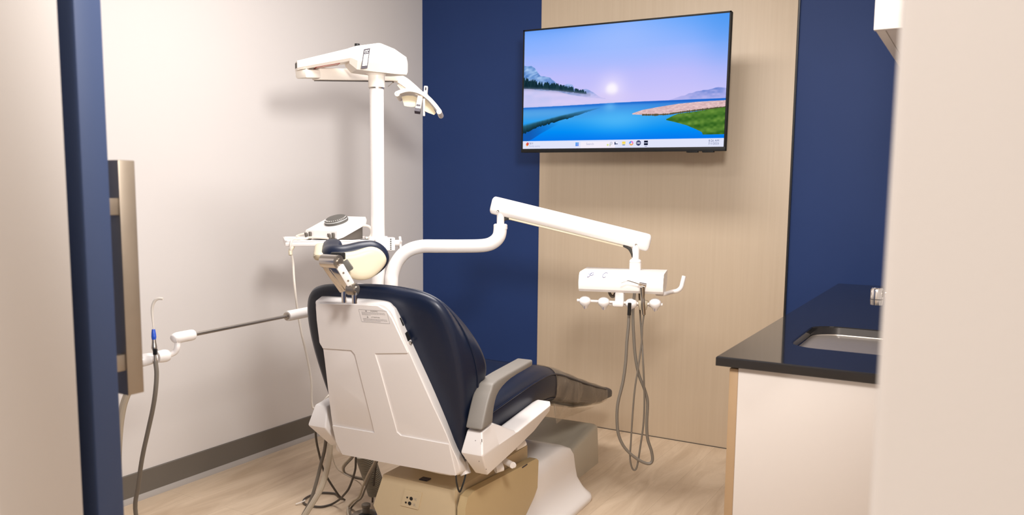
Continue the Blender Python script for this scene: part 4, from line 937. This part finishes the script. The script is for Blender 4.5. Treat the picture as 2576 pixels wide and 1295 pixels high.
# ================================================================== ASSISTANT ARM + SALIVA EJECTOR
ra, rb_ = at_d(722, 795, 2.75), at_d(484, 842, 2.40); rd = unit(ra-rb_)
aa = thing('assistant_arm', 'telescoping assistant arm with white sleeve and steel rod by the white wall', 'instrument arm', ra)
s = MB(); s.tube([ra, ra+rd*.012, ra+rd*.22], [.0165, .018, .018], n=20, smooth=False); pe = ra+rd*.22; s.tube([pe, pe+rd*.03, np.array([px_-.055, py_-.03, pe[2]+.05]), np.array([px_-.045, py_, pe[2]-.12])], .018, n=16); s.box(yawfr((px_, py_, 0), 3), -.075, .0, -.05, .03, .385, .44, .006); s.tube([np.array([px_-.045, py_, pe[2]-.12]), np.array([px_-.045, py_, .44])], .018, n=16, smooth=False)
s.build('sleeve', 'white_plastic', aa, sharp=40)
s = MB(); s.tube([ra+rd*.05, rb_], .0056, n=14, smooth=False); s.build('rod', 'satin_metal', aa, label='bare steel telescopic rod')
MB().lathe([(.012, 0), (.013, .004), (.006, .006)], Fr(ra, unit(np.cross(rd, upv)), np.cross(unit(np.cross(rd, upv)), -rd), -rd), n=18).build('collar', 'satin_metal', aa)
e0 = rb_+rd*.004
MB().tube([e0, e0-rd*.008, e0-rd*.06, e0-rd*.072-upv*.004], [.014, .0165, .0165, .012], n=18, sub=5).build('elbow', 'white_plastic', aa, sharp=60)
kn = [at_d(447, 858, 2.355), at_d(446, 872, 2.35), at_d(440, 885, 2.35), at_d(424, 893, 2.345)]
MB().tube(kn, .0085, n=14).build('neck', 'white_plastic', aa)
h1a, h1b = at_d(428, 892, 2.345), at_d(396, 898, 2.315)
MB().tube([h1a, h1a*.8+h1b*.2, h1a*.4+h1b*.6, h1b], [.006, .0155, .0185, .018, .016], n=20, sub=5).build('holder', 'white_plastic', aa, sharp=60)
h2a, h2b = at_d(387, 900, 2.31), at_d(345, 909, 2.28)
MB().tube([h1b, h2a], .010, n=12, smooth=False).tube([h2a, h2a*.75+h2b*.25, h2a*.35+h2b*.65, h2b], [.0145, .017, .018, .0165], n=20, sub=5).build('holder', 'white_plastic', aa, sharp=60)
se = thing('saliva_ejector', 'saliva ejector with blue collar, white bent tip and grey hose on the arm', 'saliva ejector', at_d(388, 900, 2.29))
DE = 2.285
MB().tube([at_d(u, v, DE) for u, v in ((386.5, 829), (384, 805), (382.5, 785), (384, 768), (390, 756), (399, 751), (410, 751.5))], [.0016, .0025, .0034, .0038, .0042, .004, .0036], n=10).build('tip', 'hose_white', se, label='white bent suction tip')
MB().tube([at_d(386, 828, DE), at_d(386.5, 838, DE), at_d(387, 847, DE), at_d(387, 854, DE)], [.0045, .0060, .0068, .0055], n=16).build('collar', 'blue_connector', se, label='blue connector')
MB().tube([at_d(387, 854, DE), at_d(387.5, 862, DE), at_d(388, 874, DE), at_d(389, 881, DE)], [.0055, .006, .0078, .006], n=16).tube([at_d(389, 880, DE), at_d(391, 912, DE)], .0042, n=12, smooth=False).build('valve', 'satin_metal', se)
MB().box(Fr(at_d(390, 884, DE-.004), rt, fw, upv), -.004, .006, -.006, .004, -.009, .008, .001).build('valve_lever', 'black_plastic', se)
gx = at_d(342, 1295, 2.40)
MB().tube([at_d(391, 908, DE), at_d(394, 940, DE), at_d(391, 985, DE), at_d(384, 1030, DE+.01), at_d(372, 1085, DE+.03), at_d(358, 1150, DE+.05), at_d(348, 1220, DE+.08), gx, gx+np.array([.02, .03, -.18]), np.array([gx[0]+.06, gx[1]+.10, .03]), np.array([.60, -2.0, .009]), at_Z(742, 1340, .009)], .0062, n=10).build('hose', 'hose_grey', se, label='grey suction hose')
sv = [at_d(352, 906, 2.30), at_d(338, 930, 2.32), at_d(322, 985, 2.33), at_d(309, 1025, 2.34), at_d(300, 1090, 2.36), at_d(296, 1200, 2.40), at_d(300, 1300, 2.46)]
sv += [np.array([.60, -2.15, .12]), np.array([.58, -2.05, .02]), np.array([.57, -1.93, .013]), at_Z(735, 1350, .013)]
hose('suction_hose', 'beige suction hose mostly hidden behind the navy door edge', sv, .010, 'hose_beige')

# ================================================================== CABLES AND FLOOR ITEMS
def mix_pts(px, d0, floor_from=None, fz=.006):
    """pixel path; depth runs from d0 to the floor depth of the last points"""
    n_ = len(px); ff = floor_from if floor_from is not None else n_-1
    dl_ = (CM @ (at_Z(*px[ff], fz)-CAM))[2]; out = []
    for i, (u, v) in enumerate(px):
        if i >= ff: out.append(at_Z(u, v, fz))
        else:
            t_ = i/max(1, ff); out.append(at_d(u, v, d0+(dl_-d0)*t_))
    return out
hose('grey_cable', 'thin dark grey cable looping out past the left arm bracket', [at_d(832, 1004, 2.86)]+mix_pts([(822, 1012), (808, 1030), (796, 1058), (794, 1085), (797, 1115), (805, 1150), (811, 1174), (822, 1199), (838, 1225), (855, 1249), (867, 1257)], 2.86), .0042, 'hose_dark', 'cable')
hose('suction_tube', 'mid-grey tube running down beside the thick beige hose', [at_d(824, 1080, 2.9)]+mix_pts([(820, 1106), (816, 1134), (807, 1168), (800, 1197), (790, 1233), (779, 1264), (762, 1296), (748, 1325), (742, 1340)], 2.92, fz=.008), .0065, 'hose_grey', 'hose')
hose('vacuum_hose', 'thick beige vacuum hose hanging from the chair to the floor', [at_d(833, 1085, 2.9)]+mix_pts([(831, 1113), (828, 1150), (821, 1186), (810, 1223), (792, 1256), (768, 1294), (745, 1330), (735, 1350)], 2.9, fz=.014), .0105, 'hose_beige', 'hose')
hose('cream_cord', 'thin cream cord curving across the floor behind the hoses', [at_d(835, 1090, 2.95)]+mix_pts([(835, 1119), (836, 1148), (846, 1176), (863, 1190), (887, 1203), (905, 1215), (911, 1223)], 3.0, 6), .0025, 'hose_white', 'cord')
hose('air_line', 'upper beige air line bent in a U under the chair back', [at_d(892, 1135, 3.05)]+mix_pts([(883, 1149), (867, 1166), (862, 1176), (867, 1188), (887, 1197), (926, 1205), (950, 1208)], 3.1, 6), .0042, 'hose_beige', 'hose')
hose('air_line', 'darker air line just below the beige one under the chair back', [at_d(893, 1138, 3.03)]+mix_pts([(886, 1152), (870, 1169), (865, 1179), (870, 1192), (890, 1201), (929, 1209), (952, 1213)], 3.08, 6), .0038, 'hose_grey', 'hose')
coil = [(895, 1152), (894, 1178), (888, 1201), (877, 1229), (863, 1247), (854, 1256), (834, 1268), (810, 1274), (789, 1273), (769, 1268), (763, 1260), (771, 1251), (789, 1243), (810, 1239), (842, 1241), (852, 1248), (862, 1254)]
hose('coiled_cable', 'dark cable coiled in a loop on the floor, tied with a white twist', [at_d(896, 1130, 3.0)]+mix_pts(coil, 3.02, 6), .0042, 'hose_dark', 'cable')
q_ = at_Z(763, 1261, .012); o = MB().tube([q_+np.array([.004, .008, .004]), q_, at_Z(744, 1268, .006)], .003, n=7, smooth=False).build('twist_tie', 'hose_white', origin=q_-np.array([0, 0, .01])); tag(o, 'white twist tie on the coiled cable', 'twist tie')
hose('water_line', 'left one of the twin beige lines running down to the foot control', [at_d(948, 1150, 3.0)]+mix_pts([(941, 1165), (926, 1193), (913, 1223), (903, 1249), (889, 1260), (877, 1274), (874, 1284), (877, 1298)], 3.02, 5), .0042, 'hose_beige', 'hose')
hose('water_line', 'right one of the twin beige lines running down to the foot control', [at_d(953, 1150, 2.99)]+mix_pts([(946, 1167), (931, 1198), (919, 1228), (909, 1252), (897, 1262), (884, 1276), (881, 1286), (884, 1300)], 3.0, 5), .0036, 'hose_grey', 'hose')
hose('black_cable', 'short dark cable dropping straight behind the tan base cover', [at_d(948, 1150, 3.08)]+mix_pts([(945, 1175), (941, 1210), (938, 1240), (937, 1262)], 3.1), .004, 'hose_dark', 'cable')
# corrugated conduit
ca_, cb_ = at_d(916, 1140, 3.16), at_d(941, 1215, 3.2)
L_ = np.linalg.norm(cb_-ca_); dC = unit(cb_-ca_); sC = unit(np.cross(dC, upv)); CFm = Fr(ca_, sC, np.cross(dC, sC), dC)
pf = []
for k in range(int(L_/.0075)+6):
    h0 = k*.0075; pf += [(.034, h0), (.037, h0+.002), (.037, h0+.0045), (.034, h0+.0065)]
o = MB().lathe(pf, CFm, n=28).build('corrugated_conduit', 'conduit_grey', origin=CFm(0, 0, L_), sharp=60); tag(o, 'grey ribbed conduit coming down behind the chair back', 'conduit')
# foot control
fc0 = at_Z(921, 1292, .03); fc = thing('foot_control', 'round dark foot control on the floor behind the base cover', 'foot control', (fc0[0], fc0[1], 0))
FF = Fr((fc0[0], fc0[1], 0), (1,0,0), (0,1,0), (0,0,1))
MB().lathe([(.064, 0), (.066, .006), (.064, .012)], FF, n=36).build('base_ring', 'hose_white', fc)
MB().lathe([(.060, .012), (.060, .022), (.052, .029), (.03, .032), (0, .0325)], FF, n=36).build('pedal', 'satin_metal', fc, label='shiny dark metal pedal disc')
MB().lathe([(.014, .03), (.014, .056), (.017, .058), (.017, .068), (.012, .071)], FF, n=20).build('stem', 'hose_grey', fc)
MB().box(FF, -.012, .050, -.03, -.005, .0325, .036, .002).build('pedal_plate', 'black_plastic', fc)

# ================================================================== LIGHT, CAMERA
def area(name, loc, size, power, col, target=None, sy=None):
    l = bpy.data.lights.new(name, 'AREA'); l.energy = power; l.color = col; l.size = size
    if sy: l.shape = 'RECTANGLE'; l.size_y = sy
    o = bpy.data.objects.new(name, l); COL.objects.link(o); o.location = loc
    if target is not None: o.rotation_euler = (Vector(target)-Vector(loc)).to_track_quat('-Z', 'Y').to_euler()
    return o
area('ceiling_lamp', (1.55, -1.75, HC-.01), 1.2, 48, (1.0, .95, .925), sy=.6)
area('corridor_ceiling_lamp', (1.9, -4.65, HC-.01), 1.2, 63, (1.0, .945, .905), sy=.6)
fl_ = area('doorway_lamp', (2.70, -3.17, 1.80), .28, 22, (1.0, .96, .935), target=(.6, -.9, 1.6)); fl_.data.spread = R_(115); fl_.data.shape = 'DISK'
wd = bpy.data.worlds.new('World'); SC.world = wd; wd.use_nodes = True
wd.node_tree.nodes['Background'].inputs['Color'].default_value = (1, .96, .92, 1); wd.node_tree.nodes['Background'].inputs['Strength'].default_value = .3
cam = bpy.data.cameras.new('camera'); co = bpy.data.objects.new('camera', cam); COL.objects.link(co); SC.camera = co
cam.sensor_fit = 'HORIZONTAL'; cam.sensor_width = 36; cam.lens = FPX/2576*36; cam.shift_y = (CYP-647.5)/2576; cam.clip_start = .02
m = Matrix(((CM[0][0], -CM[1][0], -CM[2][0], CAM[0]), (CM[0][1], -CM[1][1], -CM[2][1], CAM[1]), (CM[0][2], -CM[1][2], -CM[2][2], CAM[2]), (0, 0, 0, 1)))
co.matrix_world = m
cam.dof.use_dof = True; cam.dof.focus_distance = 3.0; cam.dof.aperture_fstop = 4.7
SC.view_settings.view_transform = 'Standard'; SC.view_settings.look = 'None'; SC.view_settings.exposure = 0; SC.view_settings.gamma = 1
try: SC.view_settings.use_curve_mapping = False
except Exception: pass
SC.cycles.use_denoising = True
SC.cycles.max_bounces = 8; SC.cycles.diffuse_bounces = 5; SC.cycles.transparent_max_bounces = 12
for o in list(bpy.data.objects):
    if '_o' in o: del o['_o']
